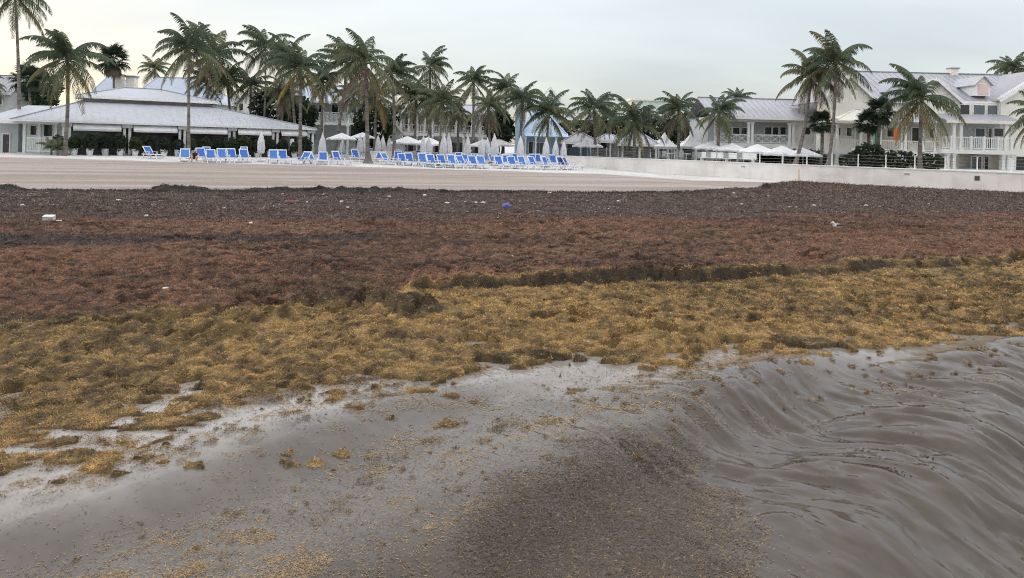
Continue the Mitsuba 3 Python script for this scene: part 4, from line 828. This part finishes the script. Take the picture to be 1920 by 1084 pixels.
# potted shrubs in front of the restaurant
def local(t, d): a = math.radians(30.8); return -40 + t * math.cos(a) - d * math.sin(a), 66.5 + t * math.sin(a) + d * math.cos(a)
ONES = ['', 'first', 'second', 'third', 'fourth', 'fifth', 'sixth', 'seventh', 'eighth', 'ninth', 'tenth', 'eleventh', 'twelfth', 'thirteenth', 'fourteenth', 'fifteenth', 'sixteenth', 'seventeenth', 'eighteenth', 'nineteenth']
ORD = ONES[1:] + [a + (' ' + ONES[q] if q else 'th') for a in ('twenty', 'thirty', 'forty', 'fifty') for q in range(10)]
ORD = [q.replace('twentyth', 'twentieth').replace('thirtyth', 'thirtieth').replace('fortyth', 'fortieth').replace('fiftyth', 'fiftieth') for q in ORD]
prof = np.array([(.0, 0), (.20, 0), (.27, .46), (.30, .47), (.30, .54), (.25, .54), (.24, .44), (0, .44)])
pot_mesh = shape(trimesh.creation.revolve(prof, sections=14), 'white_plastic', 40); pot_grey = shape(trimesh.creation.revolve(prof, sections=14), 'grey_siding', 40)
SH = [foliage((0, 0, 1.35), (.80, .6, .95), 900, .15, 300 + q, .3) for q in range(3)]; SHP = [shape(q, 'shrub_dark') for q in SH]
for i in range(19):
    x, y = local(-.4 + i * 1.2, -1.5 + .2 * rng.normal()); k = thing('potted_shrub', 'dark shrub in a tub, %s from the left along the restaurant front' % ORD[i], 'potted plant', 'potted shrubs along the restaurant front'); z = float(sand_z(np.array(x), np.array(y)))
    part(k, 'pot', pot_mesh if i % 3 else pot_grey, to_world=place(x, y, z, 0, 1.15)); part(k, 'foliage', SHP[i % 3], ('shrub_dark', 'shrub_green', 'shrub_dark', 'fan_green')[i % 4], place(x, y, z, 70 * i, rng.uniform(.72, .92)))
    part(k, 'stem', M().tube([(0, 0, .4), (.05, 0, .9), (0, .05, 1.5)], [.04, .03, .015], 5), 'palm_bark', place(x, y, z))
for lab, (x, y), s in (('young feathery palm beside the annex rail, left of the potted row', (-39.6, 64.1), 1.25), ('young feathery palm in a grey tub at the annex corner', (-38.44, 63.08), 1.1)):
    k = thing('young_palm', lab, 'palm tree'); z = float(sand_z(np.array(x), np.array(y)))
    part(k, 'stem', M().tube([(0, 0, 0), (0, .02, .5)], [.10, .07], 7), 'palm_bark', place(x, y, z))
    for q in range(11): part(k, 'frond', FR[('up', 'high', 'mid')[q % 3]][q % 2], 'palm_olive' if q % 2 else 'palm_green', T().translate([x, y, z + .5]).rotate([0, 0, 1], q * 137.5).scale(s * 1.2))

# ------------------------------------------------------------------ beach furniture
def ground(x, y): return float(sand_z(np.array(float(x)), np.array(float(y))))
def sling(p0, p1, w, sag=.02, n=6):
    """stretched fabric between two edges, slightly slack, 2 cm thick"""
    p0, p1 = np.array(p0, float), np.array(p1, float); m = M(); nn = np.cross([1, 0, 0], p1 - p0); nn /= np.linalg.norm(nn)
    if nn[2] < 0: nn = -nn
    V = []
    for i in range(n + 1):
        u = i / n; c = p0 + (p1 - p0) * u - nn * sag * math.sin(math.pi * u)
        for sx in (-w / 2, 0, w / 2): V.append(c + [sx, 0, 0] - (nn * .01 if sx == 0 else 0))
    V = np.array(V); V = np.vstack([V, V - nn * .02]); k = 3 * (n + 1); Fc = []
    for i in range(n):
        for j in range(2):
            a = i * 3 + j; Fc += [[a, a + 1, a + 4, a + 3], [a + k, a + 3 + k, a + 4 + k, a + 1 + k]]
    return m.raw(V, Fc)
def lounger_meshes(back):
    """feet towards -y; the back rest rises at +y"""
    b = math.radians(back); hy, hz = .42 + .78 * math.cos(b), .36 + .78 * math.sin(b)
    f = M()
    for sx in (-.33, .33):
        f.beam((sx, -1.0, .34), (sx, .98, .34), .055, .07).beam((sx, .42, .38), (sx, hy, hz), .05, .05)
        f.beam((sx, -.78, .31), (sx * 1.05, -.92, -.05), .06, .06).beam((sx, .72, .31), (sx * 1.05, .86, -.05), .06, .06).beam((sx * .8, .86, .34), (sx * .8, .42 + .5 * math.cos(b), .36 + .5 * math.sin(b)), .03, .03)
    f.beam((-.33, -1.0, .34), (.33, -1.0, .34), .06, .08).beam((-.33, .97, .34), (.33, .97, .34), .05, .06).beam((-.33, hy, hz), (.33, hy, hz), .07, .09).beam((-.33, .42, .33), (.33, .42, .33), .05, .05)
    f.beam((-.345, -.85, .12), (.345, -.85, .12), .04, .04)
    arm = M()
    for sx in (-.37, .37): arm.beam((sx, .0, .36), (sx, .02, .54), .05, .05).beam((sx, -.05, .55), (sx, .5, .55), .06, .04)
    f.raw(*arm.mesh())
    return (shape(f, 'white_plastic'), shape(sling((0, -.96, .385), (0, .38, .385), .58, .03), 'blue_sling'), shape(sling((0, .44, .42), (0, hy - .03, hz - .02), .60, .02), 'blue_sling'))
LG = [lounger_meshes(q) for q in (52, 58, 64, 40)]
def lounger(label, x, y, deg, v=0, tone='blue_sling', group=None):
    k = thing('sun_lounger', label, 'sun lounger', group); w = place(x, y, ground(x, y), deg); f, s, b = LG[v]
    part(k, 'frame', f, to_world=w); part(k, 'seat', s, tone, w); part(k, 'backrest', b, tone, w)
FRONT = [(-30.05, 62.46), (-25.56, 58.26), (-24.87, 60.11), (-23.63, 58.63), (-22.93, 59.21), (-22.24, 59.76), (-21.55, 60.33), (-19.1, 59.84), (-18.41, 60.38), (-16.76, 59.31), (-15.95, 59.92), (-15.27, 60.43), (-13.82, 60.36), (-10.24, 63.01), (-9.02, 62.73), (-8.31, 62.1), (-7.24, 61.74), (-6.25, 60.29), (-5.48, 60.81), (-4.62, 60.36), (-3.83, 60.88), (-3.03, 61.41), (-2.34, 60.84), (-0.83, 61.82), (0.14, 62.46), (1.16, 62.1), (2.12, 62.71), (3.27, 62.43), (4.49, 63.2), (5.15, 63.62)]
for i, (x, y) in enumerate(FRONT):
    lounger('blue sun lounger in the front row on the pale sand, %s from the left' % ORD[i], x, y, 30 + 19 * rng.normal() + (8 if i < 7 else 0) + (38 if i > 27 else 0), int(rng.integers(0, 3)), 'navy_sling' if i > 27 else ('blue_sling', 'faded_sling', 'blue_sling')[i % 3])
REAR = [(-30.77, 68.75), (-28.01, 67.22), (-25.56, 70.4), (-18.25, 79.85), (-16.73, 78.89), (-15.09, 75.53), (-14.7, 78.62), (-13.52, 77.36), (-13.34, 80.25), (-11.68, 76.94), (-10.25, 73.79), (-9.12, 72.78), (-8.38, 73.55), (-7.23, 72.59), (-6.01, 71.75), (-5.02, 70.85), (-4.15, 71.57), (-3.2, 70.87), (-2.26, 70.21), (-1.61, 68.1), (-1.4, 72.24), (-0.45, 70.23), (0.65, 69.73), (1.69, 69.21), (2.65, 69.9), (3.1, 66.6), (3.97, 68.36), (-0.42, 65.35), (-3.69, 65.38), (-7.41, 65.1), (-10.55, 67.88), (-12.29, 67.86), (-14.12, 67.78)]
REAR.sort(key=lambda q: q[0] / q[1])
for i, (x, y) in enumerate(REAR):
    lounger('blue sun lounger in the crowded rows behind the front row, %s from the left' % ORD[i], x, y + .8, 20 + 14 * rng.normal(), int(rng.integers(0, 4)), 'blue_sling', 'blue loungers behind the front row')
def closed_canopy(seed):
    """folded cloth hanging in soft pleats, tied at the waist"""
    r = np.random.default_rng(seed); zs = np.linspace(0, 1, 15); th = np.arange(32) * 2 * np.pi / 32; V = []
    for z in zs:
        rad = np.interp(z, [0, .08, .3, .45, .62, .8, 1], [.20, .25, .28, .26, .23, .16, .04])
        fl = 1 + .24 * np.cos(8 * th + .8 * math.sin(3 * z + seed)) * np.clip(1.15 - z, 0, 1) + .05 * r.normal(0, 1, 32)
        V.append(np.stack([rad * fl * np.cos(th), rad * fl * np.sin(th), np.full(32, .72 + 1.72 * z) + .06 * (z == 0) * r.normal(0, 1, 32)], 1))
    V = np.vstack(V); Fc = [[i * 32 + j, i * 32 + (j + 1) % 32, (i + 1) * 32 + (j + 1) % 32, (i + 1) * 32 + j] for i in range(14) for j in range(32)]
    return shape(M().raw(V, Fc), 'canvas', True)
CC = [closed_canopy(q) for q in range(4)]
pole_s = shape(M().tube([(0, 0, 0), (0, 0, 2.55)], .03, 8), 'white_plastic'); base_s = shape(trimesh.creation.revolve([(0, 0), (.30, 0), (.30, .05), (.1, .1), (0, .1)], sections=14), 'grey_metal', 40)
def closed_umbrella(label, x, y, s=1.0, group=None):
    k = thing('closed_umbrella', label, 'umbrella', group); w = place(x, y, ground(x, y), 40 * len(labels), s)
    part(k, 'pole', pole_s, to_world=w); part(k, 'canopy', CC[len(labels) % 4], to_world=w); part(k, 'base', base_s, to_world=w)
def open_canopy(n=8, rad=1.55, h=.62):
    m = M(); V = [(0, 0, h)]; 
    for j in range(n):
        a = j * 2 * np.pi / n; V.append((rad * math.cos(a), rad * math.sin(a), 0))
        b = (j + .5) * 2 * np.pi / n; V.append((rad * .93 * math.cos(b), rad * .93 * math.sin(b), .05))
    V = np.array(V); k = len(V); low = V - [0, 0, .025]; lip = V[1:] - [0, 0, .14]
    Fc = [[0, 1 + j, 1 + (j + 1) % (2 * n)] for j in range(2 * n)]; F2 = [[a + k, c + k, b + k] for a, b, c in Fc]
    F3 = []
    for j in range(2 * n): a, b = 1 + j, 1 + (j + 1) % (2 * n); c, d = 2 * k + j, 2 * k + (j + 1) % (2 * n); F3 += [[a, c, d], [a, d, b]]
    return m.raw(np.vstack([V, low, lip]), Fc + F2 + F3)
oc = shape(open_canopy(), 'canvas'); rb = M()
for j in range(8): a = j * math.pi / 4; rb.beam((0, 0, 2.95 - 2.4), (1.5 * math.cos(a), 1.5 * math.sin(a), -.05), .025)
ribs_s = shape(rb, 'white_plastic'); opole = shape(M().tube([(0, 0, 0), (0, 0, 3.0)], .035, 8), 'white_plastic')
def open_umbrella(label, x, y, ztop, rad, z0):
    k = thing('open_umbrella', label, 'umbrella'); s = rad / 1.55
    c = T().translate([x, y, ztop - .62 * s]).rotate([0, 0, 1], 13 * len(labels)).scale(s)
    part(k, 'canopy', oc, to_world=c); part(k, 'ribs', ribs_s, to_world=c); part(k, 'pole', opole, to_world=T().translate([x, y, z0]).scale([1, 1, (ztop - z0) / 3.0]))
CL = [((-20.91, 62.14), 'closed white umbrella standing alone before the restaurant front', 1.0), ((-16.4, 64.52), 'closed white umbrella at the restaurant right end', 1.0), ((-17.69, 77.69), 'closed white umbrella under the open one right of the restaurant', .85),
 ((-14.95, 73.26), 'closed white umbrella just left of the flared palm foot, left one', 1.0), ((-14.57, 73.69), 'closed white umbrella just left of the flared palm foot, right one', 1.0), ((-13.47, 74.93), 'first closed umbrella of three right of the flared palm foot', 1.0), ((-13.07, 75.38), 'second closed umbrella of three right of the flared palm foot', 1.0), ((-12.87, 78.12), 'third closed umbrella of three right of the flared palm foot', .95),
 ((-10.48, 71.39), 'closed umbrella below the left open white umbrella', .95), ((-8.28, 69.69), 'closed umbrella below the right open white umbrella, left one', 1.0), ((-7.82, 70.05), 'closed umbrella below the right open white umbrella, right one', 1.0), ((-5.85, 63.85), 'closed umbrella touching the slim dark trunk, left one', 1.1), ((-5.46, 64.13), 'closed umbrella right of the slim dark trunk, right one', 1.1),
 ((-4.09, 68.84), 'closed umbrella standing apart in the middle of the lounger rows', 1.05), ((-2.8, 69.81), 'first of three closed umbrellas before the porch house end', 1.0), ((-2.31, 70.18), 'second of three closed umbrellas before the porch house end', 1.0), ((-1.58, 66.89), 'third of three closed umbrellas before the porch house end', 1.15),
 ((0.77, 67.34), 'closed umbrella in front of the blue tower trunk', 1.1), ((3.11, 67.77), 'left closed umbrella of the last three before the sea wall', 1.05), ((4.12, 70.14), 'middle closed umbrella of the last three before the sea wall', 1.0), ((5.01, 72.1), 'right closed umbrella of the last three before the sea wall', 1.0)]
for (x, y), lab, s in CL: closed_umbrella(lab, x, y, s, 'closed white beach umbrellas')
for (x, y, zt), lab, rad in (((-16.69, 73, 3.63), 'open white umbrella right of the restaurant end', 1.5), ((-15.06, 75, 3.75), 'greyish open umbrella behind the flared palm trunk', 1.3), ((-10.12, 72, 3.47), 'left of two open white umbrellas before the porch house', 1.7), ((-8.22, 73, 3.42), 'right of two open white umbrellas before the porch house', 1.8),
   ((-2.84, 76, 3.36), 'left of two open umbrellas beside the blue tower', 1.7), ((-1.35, 78, 3.47), 'right of two open umbrellas beside the blue tower', 1.7), ((7.92, 78, 3.59), 'open pale umbrella before the grey hipped pavilion', 1.7),
   ((19.0, 71, 3.73), 'open white umbrella before the left end of the wing', 1.8), ((20.34, 69, 3.56), 'second open white umbrella from the left before the wing', 1.7), ((22.06, 67, 3.5), 'third open white umbrella from the left before the wing', 1.9), ((23.72, 65.5, 3.41), 'fourth open white umbrella from the left before the wing', 1.9), ((25.01, 64, 3.26), 'rightmost open white umbrella, under the slanting palm', 1.6)):
    open_umbrella(lab, x, y, zt, rad, 1.72 if x > 7 or y > 74.4 else ground(x, y))
# pavilions and tents on the terrace
def pavilion(label, r, y0, y1, zt, canvas, apex=None, walls=None):
    """r: x0, x1, floor, eave"""
    k = thing('tent' if canvas == 'canvas' else 'pavilion', label, 'tent' if canvas == 'canvas' else 'pavilion'); x0, x1, z0, ze = r; xm = (x0 + x1) / 2 if apex is None else apex; ym = (y0 + y1) / 2
    v = np.array([(x0, y0, ze), (x1, y0, ze), (x1, y1, ze), (x0, y1, ze), (xm, ym, zt)])
    if canvas == 'canvas':                                   # cloth peaks sag towards their edges
        V, Fc = [], []
        for a, b in ((0, 1), (1, 2), (2, 3), (3, 0)):
            o = len(V)
            for i in range(6):
                u = i / 5
                for j in range(6):
                    w = j / 5; p = (v[a] * (1 - w) + v[b] * w) * (1 - u) + v[4] * u; p = p - [0, 0, .35 * (zt - ze) * math.sin(math.pi * u) * .6]; V.append(p)
            Fc += [[o + i * 6 + j, o + i * 6 + j + 1, o + i * 6 + j + 7, o + i * 6 + j + 6] for i in range(5) for j in range(5)]
        part(k, 'canopy', M().raw(V, Fc), canvas, smooth=30)
        part(k, 'valance', M().box(x0, x1, y0 - .02, y0, ze - .25, ze).box(x0 - .02, x0, y0, y1, ze - .25, ze).box(x1, x1 + .02, y0, y1, ze - .25, ze), canvas)
    else: hip_roof(k, x0, x1, y0, y1, ze, zt, canvas, (xm - .3, xm + .3), .2)
    for x in (x0 + .1, xm, x1 - .1):
        part(k, 'post', M().box(x - .08, x + .08, y0 + .02, y0 + .18, z0, ze - .02), 'white_paint'); part(k, 'post', M().box(x - .08, x + .08, y1 - .18, y1 - .02, z0, ze - .02), 'white_paint')
    if walls:
        part(k, 'back_wall', M().box(x0 + .2, x1 - .2, y1 - .5, y1 - .3, z0, ze - .1), walls)
        window(k, (x0 + .6, x0 + 1.5, z0 + .9, z0 + 1.9), y1 - .5, 'white_paint', 'dark_glass')
    return k
for lab, r, y, zt, c, w in (('grey hip roofed pavilion with pale blue back wall right of the blue house', (5.51, 9.29, 1.87, 3.35), 80, (7.54, 82, 4.36)[2], 'grey_metal_roof', 'pale_blue_siding'),
   ('whitish hip roofed pavilion left of the lowest broad palm', (9.00, 11.88, 1.85, 3.55), 79, (10.76, 81, 4.25)[2], 'white_metal_roof', 'grey_siding'),
   ('pale roofed pavilion with columns behind the lowest broad palm', (11.37, 15.01, 1.84, 3.28), 77, (13.48, 79, 4.58)[2], 'white_metal_roof', 'grey_siding'),
   ('peaked white tent right of the lowest broad palm', (14.65, 17.21, 1.82, 3.08), 76, (15.66, 78, 4.56)[2], 'canvas', 'grey_siding'),
   ('peaked white tent left of the two storey wing', (16.99, 19.99, 1.90, 3.14), 75, (19.31, 77, 4.53)[2], 'canvas', 'grey_siding')):
    pavilion(lab, (r[0], r[1], 1.72, r[3]), y, y + 4, zt, c, None, w)
# chairs and tables on the terrace behind the wall
chair = M().box(-.22, .22, -.22, .22, .42, .46).box(-.22, .22, .18, .22, .46, .95)
for sx in (-.2, .17):
    for sy in (-.2, .17): chair.box(sx, sx + .03, sy, sy + .03, 0, .42)
table = M().raw(*(lambda c: (c.vertices + [0, 0, .72], c.faces))(trimesh.creation.cylinder(.45, .04, sections=16))).tube([(0, 0, .02), (0, 0, .7)], .03, 6).box(-.25, .25, -.25, .25, 0, .03)
cs, ts = shape(chair, 'grey_metal'), shape(table, 'white_plastic')
for i, px in enumerate((1205, 1248, 1290, 1312, 1352, 1382)):
    t = 8 - .0 + (px - 1200) * .042; p = on_wall(t, -2.0, 0)
    single('terrace_table', ts, label='round white table on the terrace behind the sea wall, %s from the left' % ORD[i], cat='table', group='terrace tables', to_world=place(p[0], p[1], 1.72))
    for q, sd in ((0, 'right of'), (150, 'behind'), (230, 'before')): a = math.radians(q); single('terrace_chair', cs, label='dark chair %s the %s terrace table from the left' % (sd, ORD[i]), cat='chair', group='chairs around the terrace tables', to_world=place(p[0] + .75 * math.cos(a), p[1] + .75 * math.sin(a), 1.72, q - 90))
bn = thing('white_bench', 'long low white slatted bench on the terrace behind the wall', 'bench'); p = on_wall(14.6, -.9, 0)
for j in range(4): part(bn, 'slat', M().box(-2.6, 2.6, -.2 + .1 * j, -.12 + .1 * j, .42, .46), 'white_paint', place(p[0], p[1], 1.72, wdeg))
part(bn, 'back', M().box(-2.6, 2.6, .22, .26, .46, .95), 'white_paint', place(p[0], p[1], 1.72, wdeg))
for x in (-2.4, 0, 2.4): part(bn, 'leg', M().box(x - .04, x + .04, -.18, .24, 0, .42), 'white_paint', place(p[0], p[1], 1.72, wdeg))

# ------------------------------------------------------------------ a person crouching beside the loungers
def body(bones, edge=.03, it=8):
    """one continuous skin from (joint a, radius a, joint b, radius b)"""
    parts_ = []
    for a, ra, b, rb_ in bones:
        pts = []
        for c, r in ((a, ra), (b, rb_)):
            s = trimesh.creation.icosphere(2, r).vertices + np.array(c); pts.append(s)
        parts_.append(manifold3d.Manifold.hull_points(np.vstack(pts).astype(np.float32)))
    m = manifold3d.Manifold.batch_boolean(parts_, manifold3d.OpType.Add).refine_to_length(edge).to_mesh()
    t = trimesh.Trimesh(m.vert_properties[:, :3], m.tri_verts); trimesh.smoothing.filter_taubin(t, iterations=it); return t.vertices, t.faces
mat('skin', (.50, .30, .22), .6); mat('dark_cloth', (.03, .03, .035), .9); mat('lavender_cloth', (.36, .34, .62), .9); mat('hair', (.05, .035, .025), .7)
pe = thing('person', 'person crouching on the sand in dark top, head bent beneath a lavender cap', 'person')
x, y = (-24.62, 57.82); W = place(x, y, ground(x, y), 12)
hip, neck, head = (0, .10, .34), (.10, -.14, .72), (.14, -.24, .86)
bones = [((-.10, .10, .33), .12, (.12, .08, .33), .12), (hip, .13, (.08, -.10, .64), .13), ((.08, -.1, .64), .12, neck, .06), (neck, .055, head, .06), ((.14, -.25, .87), .098, (.145, -.27, .82), .075)]
for sx in (-1, 1):
    kn, an, toe = (.05 + sx * .17, -.34, .44), (.05 + sx * .19, -.18, .07), (.05 + sx * .20, -.42, .035)
    bones += [((sx * .10, .08, .32), .095, kn, .062), (kn, .06, an, .04), (an, .042, toe, .032)]
    sh, el, ha = (.08 + sx * .17, -.11, .66), (.08 + sx * .22, -.32, .46), (.08 + sx * .13, -.50, .30)
    bones += [((.08, -.1, .65), .09, sh, .065), (sh, .052, el, .04), (el, .038, ha, .026)]
    pa = np.array(ha) + [-.01 * sx, -.06, -.03]; bones.append((ha, .028, tuple(pa), .032))
    for j in range(4):
        b = pa + [(j - 1.5) * .02, -.03, 0]; L = (.065, .078, .072, .055)[j]; bones += [(tuple(b), .009, tuple(b + [0, -L * .6, -.01]), .008), (tuple(b + [0, -L * .6, -.01]), .008, tuple(b + [0, -L * .85, -.04]), .007)]
    bones.append((tuple(pa + [-sx * .03, .0, .0]), .01, tuple(pa + [-sx * .055, -.05, -.015]), .008))
bones += [((.15, -.335, .85), .014, (.152, -.355, .835), .016), ((.05, -.25, .86), .018, (.05, -.25, .84), .014), ((.235, -.25, .86), .018, (.235, -.25, .84), .014)]
part(pe, 'body', body(bones, .02, 4), 'skin', W, smooth=True)
part(pe, 'top', body([(hip, .145, (.08, -.10, .64), .145), ((.08, -.1, .64), .13, (.095, -.125, .69), .085), ((.08 - .14, -.1, .65), .08, (.08 - .19, -.2, .57), .062), ((.08 + .14, -.1, .65), .08, (.08 + .19, -.2, .57), .062), ((.08, -.1, .65), .10, (-.07, -.1, .65), .085), ((.08, -.1, .65), .10, (.23, -.1, .65), .085)], .03), 'dark_cloth', W, smooth=True)
part(pe, 'shorts', body([((-.10, .10, .33), .13, (.12, .08, .33), .13), ((-.10, .08, .32), .108, (-.05, -.10, .37), .09), ((.10, .08, .32), .108, (.15, -.10, .37), .09)], .03), 'dark_cloth', W, smooth=True)
part(pe, 'cap', body([((.14, -.235, .905), .10, (.135, -.22, .91), .10), ((.09, -.33, .91), .02, (.19, -.33, .91), .02), ((.10, -.41, .885), .012, (.18, -.41, .885), .012), ((.10, -.33, .91), .015, (.10, -.41, .885), .012), ((.18, -.33, .91), .015, (.18, -.41, .885), .012), ((.14, -.3, .91), .03, (.14, -.4, .89), .012)], .02), 'lavender_cloth', W, smooth=True)
part(pe, 'hair', body([((.14, -.20, .88), .095, (.135, -.17, .82), .06)], .03), 'hair', W, smooth=True)

# ------------------------------------------------------------------ a gull on the weed, and washed up litter
mat('gull_white', (.55, .53, .50), .8); mat('gull_dark', (.05, .045, .045), .8)
def on_weed(x, y): return float(weed_z(np.array([[float(x)]]), np.array([[float(y)]]))[0][0, 0])
x, y = (10.39, 23.64); gz = on_weed(x, y) + .02; W = place(x, y, gz, 20, 1.15); gu = thing('gull', 'small pale gull with dark wing tips standing on the rusty seaweed', 'bird')
part(gu, 'body', body([((-.10, 0, .19), .055, (.06, 0, .17), .062), ((-.10, 0, .19), .05, (-.155, 0, .26), .032), ((-.155, 0, .265), .036, (-.17, 0, .265), .032), ((-.20, 0, .262), .011, (-.245, 0, .253), .006), ((.06, 0, .17), .05, (.16, 0, .165), .018)], .015, 4), 'gull_white', W, smooth=True)
for sy in (-1, 1):
    part(gu, 'wing', body([((-.06, sy * .05, .20), .03, (.08, sy * .055, .20), .034), ((.08, sy * .055, .20), .03, (.22, sy * .02, .20), .012)], .015, 4), 'gull_dark', W, smooth=True)
    part(gu, 'leg', M().tube([(0, sy * .025, .13), (.005, sy * .025, .06), (0, sy * .025, -.03)], .007, 5), 'coconut', W)
mat('blue_plastic', (.09, .10, .36), .45); mat('red_plastic', (.30, .12, .12), .5); mat('litter_white', (.52, .51, .49), .6)
def scrap(seed, flat=.5):
    s = trimesh.creation.icosphere(2, 1.0); v = np.array(s.vertices); v = v * (.55 + .9 * meshkit.fbm(v * 1.7 + seed * 5.1, 3, seed))[:, None]; v[:, 2] *= flat; v[:, 1] *= .7; return v, np.array(s.faces)
SC = [shape(scrap(q, .35 + .12 * (q % 3)), 'litter_white') for q in range(5)]
x, y = (-0.14, 29.18); single('plastic_bag', shape(scrap(21, .75), 'blue_plastic'), label='crumpled bright blue plastic bag on the dark weed', cat='bag', to_world=place(x, y, on_weed(x, y) + .05, 0, .17))
x, y = (-8.33, 28.33); single('plastic_tray', shape(M().box(-.25, .25, -.12, .12, 0, .02).box(-.25, .25, -.14, -.12, 0, .09).box(-.25, .25, .12, .14, 0, .09).box(-.27, -.25, -.14, .14, 0, .09).box(.25, .27, -.14, .14, 0, .09), 'red_plastic'), label='flat reddish plastic tray on the dark weed left of the middle', cat='tray', to_world=place(x, y, on_weed(x, y) + .03, 15, .75))
x, y = (-12.93, 20.91); bx_ = thing('foam_box', 'battered white foam box on the left of the weed field', 'box'); W = T().translate([x, y, on_weed(x, y) + .02]).rotate([0, 0, 1], 12).rotate([1, 0, 0], 12).scale(.75)
part(bx_, 'tub', M().box(-.16, .16, -.1, .1, 0, .02).box(-.16, .16, -.12, -.1, 0, .14).box(-.16, .16, .1, .12, 0, .14).box(-.18, -.16, -.12, .12, 0, .14).box(.16, .18, -.12, .12, 0, .14), 'litter_white', W); part(bx_, 'lid', M().box(-.19, .19, -.13, .13, .145, .17), 'litter_white', W)
LIT = sorted([(-12.7, 20.97), (-13.05, 24.1), (-12.62, 26.25), (-16.34, 24.96), (-15.52, 31.27), (-9.97, 25.96), (-11.99, 26.81), (-7.75, 22.29), (-11.28, 23.11), (-14.43, 27.43), (-13.36, 26.03), (-9.72, 31.78), (-7.83, 28.69), (-7.08, 27.72), (-8.07, 32.09), (-6.64, 29.27), (-5.92, 27.13), (-5.7, 27.01), (-5.29, 30.13), (-5.22, 32.05), (-2.55, 29.9), (-1.86, 30.54), (-1.43, 30.68), (-1.12, 30.55), (0.4, 31.7), (1.02, 30.99), (2.59, 33.88), (4.78, 33.08), (3.89, 29.55), (3.77, 31.16), (3.36, 32.88), (11.88, 39.69), (10.44, 33.63), (13.48, 38.97), (12.28, 33.71), (12.37, 33.05), (12.62, 32.9), (13.93, 34.21), (15.65, 38.19), (14.0, 37.93), (15.97, 34.82), (16.59, 34.76), (17.21, 34.71), (21.83, 39.32), (20.6, 36.72), (0.07, 17.47), (-5.91, 12.85), (-5.17, 28.09), (-3.82, 33.04), (1.89, 36.45)], key=lambda q: q[0] / q[1])
for i, (x, y) in enumerate(LIT):
    single('litter_scrap', SC[i % 5], label='small white litter scrap on the weed, %s from the left' % ORD[i], cat='litter', group='white litter scraps on the weed', to_world=T().translate([x, y, on_weed(x, y) + .02]).rotate([0, 0, 1], 77.0 * i).scale(float(rng.choice([.04, .05, .06, .08, .10]))))
n = 1800; Yc = rng.uniform(25, 40, n); Xc = rng.uniform(-.7, .72, n) * Yc; sc_ = shore(Xc, Yc); ok = (sc_ > 15) & (sc_ < 26) & (fb2(Xc, Yc, .5, 2, 91) > .48); Xc, Yc = Xc[ok], Yc[ok]
zc, _ = weed_z(Xc[None], Yc[None]); lv, lf = sprigs(Xc, Yc, zc[0] + .03, rng.uniform(.02, .05, len(Xc)), 2, 0, .7)
single('litter_crumbs', (lv, lf), 'litter_white', 'tiny pale crumbs of litter and shell strewn through the dark weed', 'litter', kind='stuff')
